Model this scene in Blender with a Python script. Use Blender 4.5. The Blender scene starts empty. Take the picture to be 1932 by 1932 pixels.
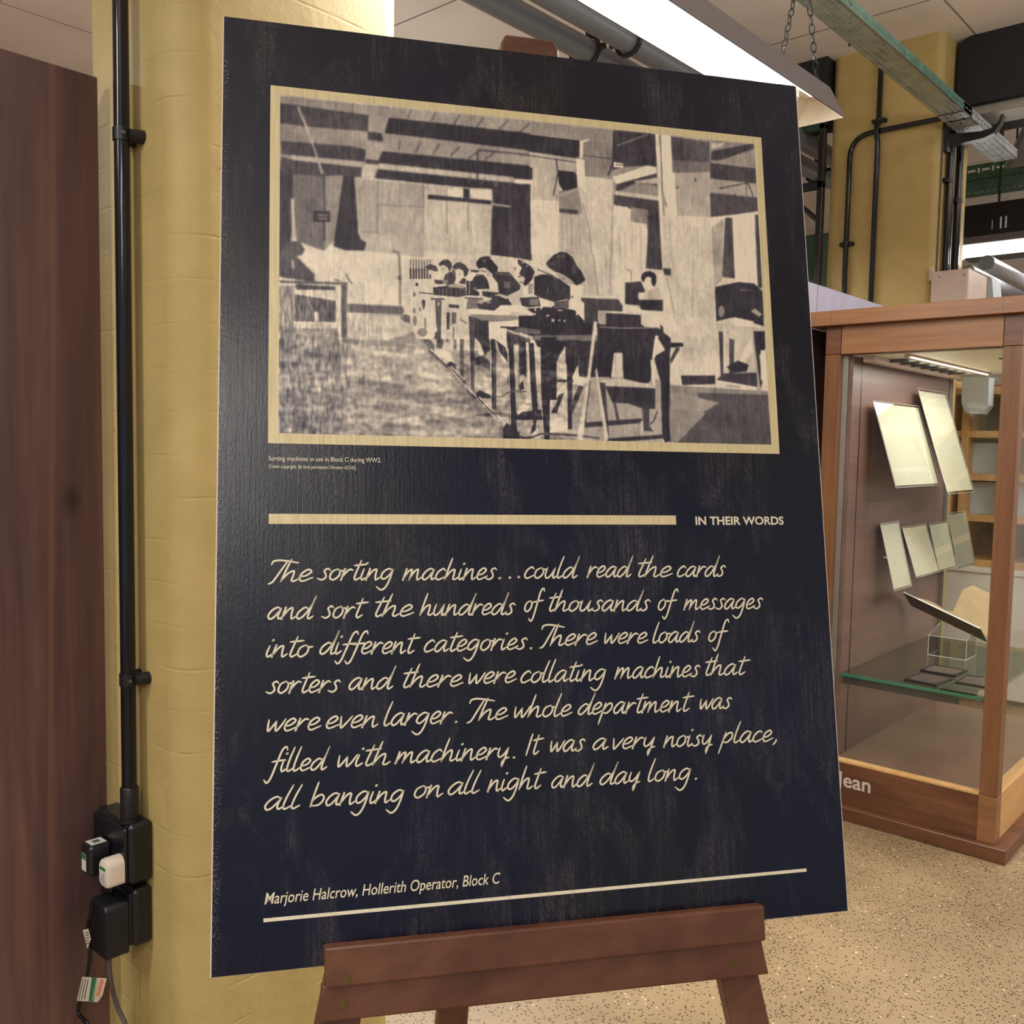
import bpy, math, random
import numpy as np
from mathutils import Vector, Matrix
random.seed(4)
rng = np.random.default_rng(7)
SC = bpy.context.scene
COL = SC.collection
# ---------------------------------------------------------------- camera
H = 1.45                                   # eye height
TH = math.radians(41.5)                    # camera heading against the building axes
FPX = 1790.0
def bld(d):                                # camera-heading frame -> building frame
    return Vector((d[0]*math.sin(TH)+d[1]*math.cos(TH), -d[0]*math.cos(TH)+d[1]*math.sin(TH), d[2]))
_p, _r = math.radians(4.15), math.radians(1.02)
_F = Vector((0, math.cos(_p), -math.sin(_p))); _R0 = Vector((1, 0, 0)); _U0 = _R0.cross(_F)
_R = _R0*math.cos(_r)+_U0*math.sin(_r); _U = _U0*math.cos(_r)-_R0*math.sin(_r)
CF, CR, CU = bld(_F), bld(_R), bld(_U)
cam = bpy.data.cameras.new('camera'); cam.sensor_width = 36; cam.lens = FPX/1932*36
cam.clip_start = 0.05; cam.clip_end = 60
co = bpy.data.objects.new('camera', cam); COL.objects.link(co)
co.matrix_world = Matrix(((CR.x, CU.x, -CF.x, 0), (CR.y, CU.y, -CF.y, 0), (CR.z, CU.z, -CF.z, H), (0, 0, 0, 1)))
SC.camera = co
EYE = Vector((0, 0, H))
def sight(x, y): return CF + CR*((x-966)/FPX) - CU*((y-966)/FPX)
def onx(x, y, X): d = sight(x, y); return EYE + d*(X/d.x)
def ony(x, y, Y): d = sight(x, y); return EYE + d*(Y/d.y)
def onz(x, y, Z): d = sight(x, y); return EYE + d*((Z-H)/d.z)
# ---------------------------------------------------------------- world and exposure
wd = bpy.data.worlds.new('world'); SC.world = wd; wd.use_nodes = True
wd.node_tree.nodes['Background'].inputs[0].default_value = (0.93, 0.95, 1.0, 1)
wd.node_tree.nodes['Background'].inputs[1].default_value = 0.42
vs = SC.view_settings
vs.view_transform = 'Standard'; vs.look = 'None'; vs.gamma = 1; vs.use_curve_mapping = False
vs.exposure = 0.0
LAMP_W = 33.0                              # watts of one hanging lamp
LAMP_COL = (1.0, 0.965, 0.925)
# ---------------------------------------------------------------- helpers
def lin(c):
    return tuple(((v/255)/12.92 if v/255 <= 0.04045 else ((v/255+0.055)/1.055)**2.4) for v in c)
class MB:
    def __init__(s): s.v = []; s.f = []; s.m = []; s.uv = {}
    def add(s, vs_, fs, mi=0):
        o = len(s.v); s.v += [tuple(v) for v in vs_]
        for f in fs: s.f.append(tuple(i+o for i in f)); s.m.append(mi)
        return s
    def box(s, a, b, mi=0, bev=0.0):
        x0, y0, z0 = [min(a[i], b[i]) for i in range(3)]; x1, y1, z1 = [max(a[i], b[i]) for i in range(3)]
        if bev <= 0:
            return s.add([(x0,y0,z0),(x1,y0,z0),(x1,y1,z0),(x0,y1,z0),(x0,y0,z1),(x1,y0,z1),(x1,y1,z1),(x0,y1,z1)],
                  [(0,3,2,1),(4,5,6,7),(0,1,5,4),(1,2,6,5),(2,3,7,6),(3,0,4,7)], mi)
        return s.frame_box(Vector((x0,y0,z0)), Vector((1,0,0)), Vector((0,1,0)), Vector((0,0,1)), x1-x0, y1-y0, z1-z0, mi, bev)
    def frame_box(s, o, ex, ey, ez, lx, ly, lz, mi=0, bev=0.0):
        # box with chamfered edges in a frame
        o = Vector(o)
        b = min(bev, lx*.45, ly*.45, lz*.45)
        if b <= 0:
            P = [o+ex*(lx*i)+ey*(ly*j)+ez*(lz*k) for (i,j,k) in ((0,0,0),(1,0,0),(1,1,0),(0,1,0),(0,0,1),(1,0,1),(1,1,1),(0,1,1))]
            fs = [(0,3,2,1),(4,5,6,7),(0,1,5,4),(1,2,6,5),(2,3,7,6),(3,0,4,7)]
            if ex.cross(ey).dot(ez) < 0: fs = [f[::-1] for f in fs]
            return s.add(P, fs, mi)
        L = (lx, ly, lz); E_ = (ex, ey, ez); vs_ = []; idx = {}
        for sx in (0,1):
            for sy in (0,1):
                for sz in (0,1):
                    for ax in range(3):
                        p = o.copy()
                        for k, sg in enumerate((sx,sy,sz)):
                            off = (0 if k == ax else b)
                            p = p + E_[k]*((L[k]-off) if sg else off)
                        idx[(sx,sy,sz,ax)] = len(vs_); vs_.append(p)
        fs = []
        def face(ks):
            fs.append(tuple(idx[k] for k in ks))
        for ax in range(3):
            o1, o2 = (ax+1) % 3, (ax+2) % 3
            for sg in (0,1):
                q = []
                for (a_, b_) in ((0,0),(1,0),(1,1),(0,1)):
                    c = [0,0,0]; c[ax] = sg; c[o1] = a_; c[o2] = b_; q.append((c[0],c[1],c[2],ax))
                face(q if sg else q[::-1])
            for a_ in (0,1):
                for b_ in (0,1):
                    c0 = [0,0,0]; c0[o1] = a_; c0[o2] = b_; c1 = list(c0); c1[ax] = 1
                    q = [(*c0, o1), (*c1, o1), (*c1, o2), (*c0, o2)]
                    face(q if a_ == b_ else q[::-1])
        for sx in (0,1):
            for sy in (0,1):
                for sz in (0,1):
                    q = [(sx,sy,sz,0),(sx,sy,sz,1),(sx,sy,sz,2)]
                    face(q if (sx+sy+sz) % 2 else q[::-1])
        if ex.cross(ey).dot(ez) < 0: fs = [f[::-1] for f in fs]
        return s.add(vs_, fs, mi)
    def tube(s, pts, r, n=14, cap=True, mi=0):
        pts = [Vector(p) for p in pts]; rs = r if isinstance(r, (list, tuple)) else [r]*len(pts)
        rings = []; prev = None
        for i, p in enumerate(pts):
            t = (pts[min(i+1, len(pts)-1)]-pts[max(i-1, 0)]).normalized()
            if prev is None:
                a = Vector((0,0,1)) if abs(t.z) < .9 else Vector((1,0,0)); u = t.cross(a).normalized()
            else:
                u = (prev-t*prev.dot(t)).normalized()
            prev = u; w = t.cross(u)
            rings.append([p+(u*math.cos(2*math.pi*k/n)+w*math.sin(2*math.pi*k/n))*rs[i] for k in range(n)])
        vs_ = [v for q in rings for v in q]; fs = []
        for i in range(len(rings)-1):
            for k in range(n):
                fs.append((i*n+k, i*n+(k+1) % n, (i+1)*n+(k+1) % n, (i+1)*n+k))
        if cap:
            fs.append(tuple(range(n))[::-1]); fs.append(tuple((len(rings)-1)*n+k for k in range(n)))
        return s.add(vs_, fs, mi)
    def prism(s, poly, off, mi=0):
        # poly: list of points (CCW seen from +off), extruded along off
        n = len(poly); off = Vector(off); P = [Vector(p) for p in poly]
        vs_ = P+[p+off for p in P]
        fs = [tuple(range(n))[::-1], tuple(n+i for i in range(n))]
        fs += [(i, (i+1) % n, n+(i+1) % n, n+i) for i in range(n)]
        return s.add(vs_, fs, mi)
def link_mesh(name, mb, mats, parent=None, origin=None, smooth=False, kind=None):
    o0 = Vector(origin) if origin is not None else (Vector(parent['_o']) if parent is not None else Vector((0,0,0)))
    me = bpy.data.meshes.new(name)
    me.from_pydata([tuple(Vector(v)-o0) for v in mb.v], [], mb.f)
    if not isinstance(mats, (list, tuple)): mats = [mats]
    for m in mats: me.materials.append(m)
    me.polygons.foreach_set('material_index', mb.m)
    if smooth:
        me.polygons.foreach_set('use_smooth', [True]*len(mb.f))
        try: me.set_sharp_from_angle(angle=math.radians(35))
        except Exception: pass
    if mb.uv:
        uvl = me.uv_layers.new(name='UVMap')
        for p in me.polygons:
            u = mb.uv.get(p.index)
            if u:
                for li, c in zip(p.loop_indices, u): uvl.data[li].uv = c
    me.update()
    ob = bpy.data.objects.new(name, me); COL.objects.link(ob)
    if parent is not None:
        ob.parent = parent
    else:
        ob.location = o0
    ob['_o'] = tuple(o0)
    if kind: ob['kind'] = kind
    return ob
def thing(name, label, cat, loc, group=None):
    o = bpy.data.objects.new(name, None); COL.objects.link(o); o.location = loc; o.empty_display_size = .05
    o['_o'] = tuple(loc); o['label'] = label; o['category'] = cat
    if group: o['group'] = group
    return o
def solo(name, mb, mats, label, cat, origin, group=None, smooth=False, kind=None):
    o = link_mesh(name, mb, mats, None, origin, smooth, kind); o['label'] = label; o['category'] = cat
    if group: o['group'] = group
    return o
def children(o): return [c for c in bpy.data.objects if c.parent == o]
def copy_tree(o, parent=None, loc=None):
    c = o.copy(); COL.objects.link(c)
    if parent is not None: c.parent = parent
    if loc is not None: c.location = loc
    for ch in children(o):
        if ch is not c: copy_tree(ch, c)
    return c
# ---------------------------------------------------------------- materials
class NT:
    def __init__(s, name):
        s.mat = bpy.data.materials.new(name); s.mat.use_nodes = True; s.t = s.mat.node_tree
        s.b = s.t.nodes['Principled BSDF']; s.out = s.t.nodes['Material Output']
    def n(s, typ, **kw):
        nd = s.t.nodes.new(typ)
        for k, v in kw.items():
            if k.startswith('i_'):
                nd.inputs[k[2:].replace('_', ' ')].default_value = v
            else: setattr(nd, k, v)
        return nd
    def l(s, a, b): s.t.links.new(a, b)
    def coord(s, out='Object', scale=(1,1,1), rot=(0,0,0)):
        tc = s.n('ShaderNodeTexCoord'); mp = s.n('ShaderNodeMapping'); mp.inputs['Scale'].default_value = scale
        mp.inputs['Rotation'].default_value = rot
        s.l(tc.outputs[out], mp.inputs[0]); return mp.outputs[0]
    def noise(s, vec, scale=5, detail=4, rough=.55, dist=0):
        nd = s.n('ShaderNodeTexNoise'); nd.inputs['Scale'].default_value = scale; nd.inputs['Detail'].default_value = detail
        nd.inputs['Roughness'].default_value = rough; nd.inputs['Distortion'].default_value = dist
        s.l(vec, nd.inputs['Vector']); return nd.outputs['Fac']
    def ramp(s, fac, stops, interp='LINEAR'):
        r = s.n('ShaderNodeValToRGB'); r.color_ramp.interpolation = interp
        el = r.color_ramp.elements
        while len(el) < len(stops): el.new(.5)
        for e, (p, c) in zip(el, stops):
            e.position = p; e.color = (*c, 1) if len(c) == 3 else c
        s.l(fac, r.inputs[0]); return r.outputs[0]
    def gray(s, fac, a, b, ca=0, cb=1): return s.ramp(fac, [(a, (ca,)*3), (b, (cb,)*3)])
    def mix(s, fac, a, b, mode='MIX'):
        m = s.n('ShaderNodeMix'); m.data_type = 'RGBA'; m.blend_type = mode
        for sock, v in ((m.inputs[0], fac), (m.inputs[6], a), (m.inputs[7], b)):
            if hasattr(v, 'is_linked'): s.l(v, sock)
            elif isinstance(v, (int, float)): sock.default_value = v if sock == m.inputs[0] else (v, v, v, 1)
            else: sock.default_value = (*v[:3], 1)
        return m.outputs[2]
    def math(s, op, a, b=0.0, c=None):
        m = s.n('ShaderNodeMath'); m.operation = op
        for sock, v in zip(m.inputs, (a, b, c)):
            if v is None: continue
            if hasattr(v, 'is_linked'): s.l(v, sock)
            else: sock.default_value = v
        return m.outputs[0]
    def bump(s, h, strength=.2, dist=.002, normal=None):
        b = s.n('ShaderNodeBump'); b.inputs['Strength'].default_value = strength; b.inputs['Distance'].default_value = dist
        s.l(h, b.inputs['Height'])
        if normal is not None: s.l(normal, b.inputs['Normal'])
        return b.outputs[0]
    def set(s, color=None, rough=None, metal=None, normal=None, spec=None, coat=None):
        for key, v in (('Base Color', color), ('Roughness', rough), ('Metallic', metal), ('Normal', normal), ('Specular IOR Level', spec), ('Coat Weight', coat)):
            if v is None: continue
            if hasattr(v, 'is_linked'): s.l(v, s.b.inputs[key])
            elif key == 'Base Color': s.b.inputs[key].default_value = (*v[:3], 1)
            else: s.b.inputs[key].default_value = v
        return s.mat
def plain(name, rgb, rough=.5, metal=0.0, var=.06, scale=20, bump=0.0, spec=None):
    t = NT(name); c = lin(rgb)
    v = t.coord(); f = t.noise(v, scale, 3)
    col = t.ramp(f, [(.3, tuple(x*(1-var) for x in c)), (.7, tuple(min(1, x*(1+var)) for x in c))])
    nm = t.bump(t.noise(v, scale*6, 2), bump, .001) if bump else None
    return t.set(col, rough, metal, nm, spec)
def wood(name, dark, mid, light, axis=2, rough=.45, fine=60, coarse=5, knots=False, bump=.12, ring=0.0):
    t = NT(name); sc = [1.0, 1.0, 1.0]; sc[axis] = .045
    v = t.coord('Object', tuple(sc)); v2s = [1., 1., 1.]; v2s[axis] = .16; v2 = t.coord('Object', tuple(v2s))
    g = t.noise(v, fine, 5, .65); w = t.noise(v2, coarse, 4, .6, 1.2)
    f = t.math('ADD', t.math('MULTIPLY', g, .45), t.math('MULTIPLY', w, .55))
    if ring:
        wv = t.n('ShaderNodeTexWave'); wv.wave_type = 'BANDS'; wv.bands_direction = 'X' if axis == 2 else ('Z' if axis == 1 else 'Y')
        wv.inputs['Scale'].default_value = ring; wv.inputs['Distortion'].default_value = 9; wv.inputs['Detail'].default_value = 2
        wv.inputs['Detail Scale'].default_value = .6
        t.l(v2, wv.inputs['Vector'])
        f = t.math('ADD', t.math('MULTIPLY', f, .72), t.math('MULTIPLY', wv.outputs['Fac'], .28))
    col = t.ramp(f, [(.30, lin(dark)), (.5, lin(mid)), (.70, lin(light))])
    if knots:
        ks = [1.0, 0.0, 1.0]; ks[axis] = .6
        kv = t.coord('Object', tuple(ks)); vo = t.n('ShaderNodeTexVoronoi'); vo.inputs['Scale'].default_value = 7
        kvw = t.n('ShaderNodeMixRGB'); kvw.blend_type = 'ADD'
        t.l(kv, vo.inputs['Vector'])
        k = t.gray(vo.outputs['Distance'], .06, .17, 1, 0)
        k2 = t.math('MULTIPLY', k, t.gray(t.noise(kv, 3, 1), .45, .6))
        col = t.mix(k2, col, tuple(x*.25 for x in lin(dark)))
        # pale crack lines running along the grain
        wv = t.n('ShaderNodeTexWave'); wv.inputs['Scale'].default_value = 1.2; wv.inputs['Distortion'].default_value = 10; wv.inputs['Detail'].default_value = 1
        t.l(v2, wv.inputs['Vector'])
        ln = t.gray(wv.outputs['Fac'], .0, .012, 1, 0)
        col = t.mix(t.math('MULTIPLY', ln, .35), col, lin(light))
    return t.set(col, rough, 0, t.bump(g, bump, .001))
M = {}
# floor: speckled terrazzo
t = NT('terrazzo')
v = t.coord()
vo = t.n('ShaderNodeTexVoronoi'); vo.inputs['Scale'].default_value = 150; t.l(v, vo.inputs['Vector'])
vo2 = t.n('ShaderNodeTexVoronoi'); vo2.inputs['Scale'].default_value = 95; t.l(v, vo2.inputs['Vector'])
sep = t.n('ShaderNodeSeparateColor'); t.l(vo.outputs['Color'], sep.inputs[0])
sep2 = t.n('ShaderNodeSeparateColor'); t.l(vo2.outputs['Color'], sep2.inputs[0])
big = t.noise(v, 2.2, 4, .6)
base = t.ramp(big, [(.3, lin((128, 107, 77))), (.7, lin((152, 130, 96)))])
dens = t.math('ADD', .20, t.math('MULTIPLY', t.gray(big, .35, .65, 1, 0), .22))
dk = t.math('MULTIPLY', t.math('LESS_THAN', sep.outputs[0], dens), t.gray(vo.outputs['Distance'], .38, .5, 1, 0))
lt = t.math('MULTIPLY', t.math('LESS_THAN', sep2.outputs[1], .03), t.gray(vo2.outputs['Distance'], .25, .4, 1, 0))
col = t.mix(dk, base, lin((62, 44, 28))); col = t.mix(lt, col, lin((196, 178, 144)))
# saw joints in the floor
sx = t.n('ShaderNodeSeparateXYZ'); t.l(v, sx.inputs[0])
j = t.math('LESS_THAN', t.math('ABSOLUTE', t.math('SUBTRACT', t.math('PINGPONG', t.math('SUBTRACT', sx.outputs[0], 2.47), 1.2), 0.0)), .0018)
col = t.mix(t.math('MULTIPLY', j, .8), col, lin((92, 74, 52)))
M['floor'] = t.set(col, .5, 0, t.bump(t.noise(v, 60, 2), .04, .001))
# ceiling boards with joints
t = NT('ceiling_board'); v = t.coord()
sx = t.n('ShaderNodeSeparateXYZ'); t.l(v, sx.inputs[0])
dw = t.math('MULTIPLY', t.math('SUBTRACT', t.noise(v, 1.5, 2), .5), .012)
def joint(sock, off, per, w):
    return t.math('LESS_THAN', t.math('PINGPONG', t.math('ADD', t.math('SUBTRACT', sock, off), dw), per/2), w)
jx = joint(sx.outputs[0], 3.38, 1.44, .006); jy = joint(sx.outputs[1], 1.60, 1.2, .005)
jj = t.math('MAXIMUM', jx, jy)
base = t.ramp(t.noise(v, 3, 4), [(.3, lin((222, 213, 204))), (.7, lin((234, 225, 216)))])
M['ceiling'] = t.set(t.mix(t.math('MULTIPLY', jj, .75), base, lin((88, 74, 60))), .8, 0, t.bump(t.noise(v, 220, 2), .08, .001))
# painted brick pillar; UV u = length round the corner, v = height
t = NT('yellow_painted_brick'); tc = t.n('ShaderNodeTexCoord'); uvn = tc.outputs['UV']
wob = t.n('ShaderNodeTexNoise'); wob.inputs['Scale'].default_value = 6; wob.inputs['Detail'].default_value = 3; t.l(uvn, wob.inputs['Vector'])
vm = t.n('ShaderNodeVectorMath'); vm.operation = 'SCALE'; vm.inputs['Scale'].default_value = .012; t.l(wob.outputs['Color'], vm.inputs[0])
va = t.n('ShaderNodeVectorMath'); va.operation = 'ADD'; t.l(uvn, va.inputs[0]); t.l(vm.outputs[0], va.inputs[1])
br = t.n('ShaderNodeTexBrick'); br.inputs['Scale'].default_value = 1; br.inputs['Brick Width'].default_value = .225; br.inputs['Row Height'].default_value = .075
br.inputs['Mortar Size'].default_value = .004; br.inputs['Mortar Smooth'].default_value = 1.0; t.l(va.outputs[0], br.inputs['Vector'])
n1 = t.noise(uvn, 9, 5, .6); n2 = t.noise(uvn, 70, 3)
brk = t.math('MULTIPLY', br.outputs['Fac'], t.gray(t.noise(uvn, 7, 3), .45, .68))
hgt = t.math('SUBTRACT', t.math('ADD', t.math('MULTIPLY', n1, .9), t.math('MULTIPLY', n2, .12)), t.math('MULTIPLY', brk, .30))
col = t.ramp(n1, [(.3, lin((182, 160, 100))), (.7, lin((195, 172, 111)))])
pit = t.n('ShaderNodeTexVoronoi'); pit.inputs['Scale'].default_value = 34; t.l(uvn, pit.inputs['Vector'])
ps = t.n('ShaderNodeSeparateColor'); t.l(pit.outputs['Color'], ps.inputs[0])
pm = t.math('MULTIPLY', t.math('LESS_THAN', ps.outputs[0], .05), t.gray(pit.outputs['Distance'], .07, .12, 1, 0))
col = t.mix(t.math('MULTIPLY', pm, .6), col, lin((120, 92, 40)))
M['yellow'] = t.set(col, .55, 0, t.bump(hgt, .55, .006))
M['wallwhite'] = plain('white_wall_paint', (205, 196, 188), .7, bump=.03)
M['panelwood'] = wood('dark_stained_pine', (66, 48, 52), (100, 72, 68), (136, 98, 80), 2, .42, 40, 4.2, True, .15)
M['casepanel'] = wood('brown_stained_panel', (98, 74, 68), (120, 92, 84), (138, 108, 96), 0, .35, 40, 4, False, .06)
M['easelwood'] = wood('varnished_mahogany', (72, 42, 28), (98, 60, 42), (120, 78, 56), 0, .38, 30, 5, False, .06)
M['oak'] = wood('golden_oak', (104, 68, 40), (136, 92, 56), (158, 112, 70), 1, .42, 60, 5, False, .08)
M['oakv'] = wood('golden_oak_upright', (92, 58, 34), (116, 76, 46), (136, 92, 58), 2, .42, 60, 5, False, .08)
M['oakdark'] = wood('brown_grained_oak', (66, 38, 24), (98, 60, 38), (124, 80, 52), 1, .4, 50, 9, False, .08)
M['oakpale'] = wood('pale_oak_side', (186, 140, 86), (206, 160, 104), (222, 180, 124), 0, .45, 60, 5, False, .06)
M['white'] = plain('white_enamel', (235, 233, 228), .4)
M['reflector'] = plain('white_reflector_enamel', (240, 232, 215), .35)
M['lampgrey'] = plain('grey_lamp_housing', (92, 86, 92), .4)
M['black'] = plain('black_paint', (22, 22, 26), .3, var=.15)
M['blackgloss'] = plain('black_gloss_enamel', (16, 18, 26), .12, var=.1, scale=8, bump=.03)
M['blackmatt'] = plain('matt_black_board', (24, 24, 28), .6, var=.2, scale=8)
M['plug'] = plain('black_plastic', (24, 25, 30), .38, var=.1)
M['whiteplug'] = plain('white_plastic_plug', (226, 212, 196), .35)
M['greycable'] = plain('grey_cable_sheath', (92, 84, 84), .5)
M['blackcable'] = plain('black_cable_sheath', (16, 17, 22), .4)
M['sticker'] = plain('white_sticker', (220, 218, 210), .5)
M['green'] = plain('green_sticker_ink', (46, 120, 70), .5)
M['orange'] = plain('orange_tag_ink', (226, 140, 100), .5)
M['tagink'] = plain('grey_tag_ink', (96, 96, 98), .5)
M['tag'] = plain('cream_tag_paper', (214, 202, 178), .55)
M['pipe'] = plain('grey_pipe_paint', (112, 116, 122), .32)
M['brass'] = plain('dull_brass_screw', (120, 100, 62), .4, .8)
M['steel'] = plain('bright_steel', (150, 150, 150), .3, .9)
M['lavender'] = plain('lavender_board', (176, 174, 204), .45)
M['brownboard'] = plain('dark_brown_board', (60, 42, 44), .4)
M['beigebox'] = plain('beige_trunking', (196, 176, 164), .45)
M['bluebox'] = plain('pale_blue_enclosure', (190, 202, 212), .4)
M['paper'] = plain('cream_card', (236, 230, 208), .55, var=.04, scale=30)
M['tan'] = plain('tan_paper', (166, 142, 104), .6, var=.08)
M['darkgrey'] = plain('dark_grey_sheet', (70, 68, 62), .4)
M['greyframe'] = plain('grey_aluminium', (170, 166, 160), .35, .6)
M['floorcase'] = plain('mauve_brown_base', (118, 90, 76), .25)
M['dkgreen'] = plain('dark_green_paint', (34, 74, 56), .4)
M['lettering'] = plain('pale_vinyl_letters', (206, 192, 180), .5)
M['edgecore'] = plain('pale_board_core', (214, 202, 188), .5)
def glass(name, tint, refl=1.0, tr=1.0):
    t = NT(name); t.t.nodes.remove(t.b)
    tb = t.n('ShaderNodeBsdfTransparent'); tb.inputs[0].default_value = (*tint, 1)
    gl = t.n('ShaderNodeBsdfGlossy'); gl.inputs['Roughness'].default_value = .02
    fr = t.n('ShaderNodeFresnel'); fr.inputs['IOR'].default_value = 1.45
    ge = t.n('ShaderNodeNewGeometry'); ms = t.n('ShaderNodeMixShader'); t.l(t.math('MULTIPLY', t.math('MULTIPLY', fr.outputs[0], refl), t.math('SUBTRACT', 1.0, ge.outputs['Backfacing'])), ms.inputs[0])
    t.l(tb.outputs[0], ms.inputs[1]); t.l(gl.outputs[0], ms.inputs[2]); t.l(ms.outputs[0], t.out.inputs[0]); return t.mat
M['glass'] = glass('clear_pane', (.96, .97, .96), .9)
M['acrylic'] = glass('clear_acrylic', (.93, .94, .92), 1.6)
M['shelfglass'] = glass('shelf_glass', (.84, .92, .88), 1.2)
M['glassedge'] = plain('green_glass_edge', (60, 122, 96), .15)
M['acryledge'] = plain('frosted_acrylic_edge', (206, 208, 200), .3)
t = NT('lit_tube'); t.t.nodes.remove(t.b); em = t.n('ShaderNodeEmission'); em.inputs[0].default_value = (1, .96, .9, 1); em.inputs[1].default_value = 9
t.l(em.outputs[0], t.out.inputs[0]); M['tube'] = t.mat
# perforated galvanised steel: holes punched by a repeating pattern along U
def perforated(name, rgb, pu, su, rows, rowv, rough, metal, vert=False):
    t = NT(name); tc = t.n('ShaderNodeTexCoord'); s = t.n('ShaderNodeSeparateXYZ'); t.l(tc.outputs['UV'], s.inputs[0])
    mask = None
    for (v0, hv, off, lu, per) in rows:
        uu = t.math('PINGPONG', t.math('SUBTRACT', s.outputs[0], off), per/2)
        a = t.math('LESS_THAN', uu, lu/2); b = t.math('LESS_THAN', t.math('ABSOLUTE', t.math('SUBTRACT', s.outputs[1], v0)), hv/2)
        m = t.math('MULTIPLY', a, b); mask = m if mask is None else t.math('MAXIMUM', mask, m)
    c = lin(rgb); nv = t.coord(); n = t.noise(nv, 14, 4)
    t.set(t.ramp(n, [(.3, tuple(x*.7 for x in c)), (.7, tuple(min(1, x*1.25) for x in c))]), rough, metal)
    tr = t.n('ShaderNodeBsdfTransparent'); ms = t.n('ShaderNodeMixShader')
    t.l(mask, ms.inputs[0]); t.l(t.b.outputs[0], ms.inputs[1]); t.l(tr.outputs[0], ms.inputs[2]); t.l(ms.outputs[0], t.out.inputs[0]); return t.mat
M['tray'] = perforated('galvanised_perforated', (150, 162, 150), 0, 0, [(.02, .006, 0, .016, .03), (.045, .006, .015, .014, .03), (.075, .006, 0, .016, .03), (.1, .006, .015, .014, .03)], 0, .42, .25)
M['trayside'] = perforated('galvanised_perforated_side', (96, 136, 124), 0, 0, [(.022, .007, 0, .012, .03)], 0, .42, .25)
M['traysilver'] = perforated('bright_galvanised_perforated', (176, 188, 190), 0, 0, [(.03, .008, 0, .022, .05), (.06, .008, .02, .022, .05), (.09, .008, 0, .022, .05)], 0, .4, .5)
M['rack'] = perforated('green_slotted_steel', (60, 92, 66), 0, 0, [(.06, .016, 0, .05, .09), (.06, .034, .045, .014, .09)], 0, .45, .2)
M['racklow'] = perforated('green_dotted_steel', (86, 110, 92), 0, 0, [(.03, .006, 0, .012, .04)], 0, .4, .3)

# ================================================================ setting
CZ = 3.60
def struct(name, mb, mats, label, origin=(0,0,0), smooth=False):
    o = link_mesh(name, mb, mats, None, origin, smooth, 'structure'); o['label'] = label; o['category'] = name.split('_')[0].split('.')[0]; return o
struct('floor', MB().box((-4, -5, -.1), (9.5, 6.5, 0)), M['floor'], 'beige speckled terrazzo floor under the easel and cabinet')
struct('ceiling', MB().box((-4, -5, CZ), (9.5, 6.5, CZ+.1)), M['ceiling'], 'pale grey boarded ceiling with dark joints')
struct('wall_back', MB().box((8.5, -5, 0), (8.6, 6.5, CZ)), M['wallwhite'], 'white wall at the far end of the hall')
struct('wall_left', MB().box((-4, 6.0, 0), (8.5, 6.1, CZ)), M['wallwhite'], 'plain white wall at the left of the hall')
def pillar(name, x0, x1, y0, y1, r, label):
    # rectangular brick pillar with rounded (bullnose) corners; UV follows the girth
    pts = []
    def arc(cx, cy, a0):
        for k in range(9):
            a = math.radians(a0+90*k/8); pts.append((cx+r*math.cos(a), cy+r*math.sin(a)))
    arc(x0+r, y1-r, 90); arc(x0+r, y0+r, 180); arc(x1-r, y0+r, 270); arc(x1-r, y1-r, 0)
    mb = MB(); n = len(pts); zs = [0, CZ]
    d = [0]
    for i in range(n): d.append(d[-1]+math.hypot(pts[(i+1) % n][0]-pts[i][0], pts[(i+1) % n][1]-pts[i][1]))
    vs_ = [(p[0], p[1], z) for z in zs for p in pts]; fs = [(i, (i+1) % n, n+(i+1) % n, n+i) for i in range(n)]
    mb.add(vs_, fs)
    for i in range(n): mb.uv[i] = [(d[i], 0), (d[i+1], 0), (d[i+1], CZ), (d[i], CZ)]
    mb.add([(*p, CZ) for p in pts], [tuple(range(n))])
    return struct(name, mb, M['yellow'], label, ((x0+x1)/2, (y0+y1)/2, 0), True)
WX, WY = .837, 1.487                         # near pillar's left face and right face
pillar('pillar', WX, 1.332, WY, 1.85, .06, 'near yellow painted brick pillar behind the navy display board')
PX, PY = 5.20, 1.70                          # far pillar's big face and its right side
pillar('pillar', PX, PX+.5, PY, 2.29, .045, 'far yellow pillar rising behind the glazed oak cabinet')

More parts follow.
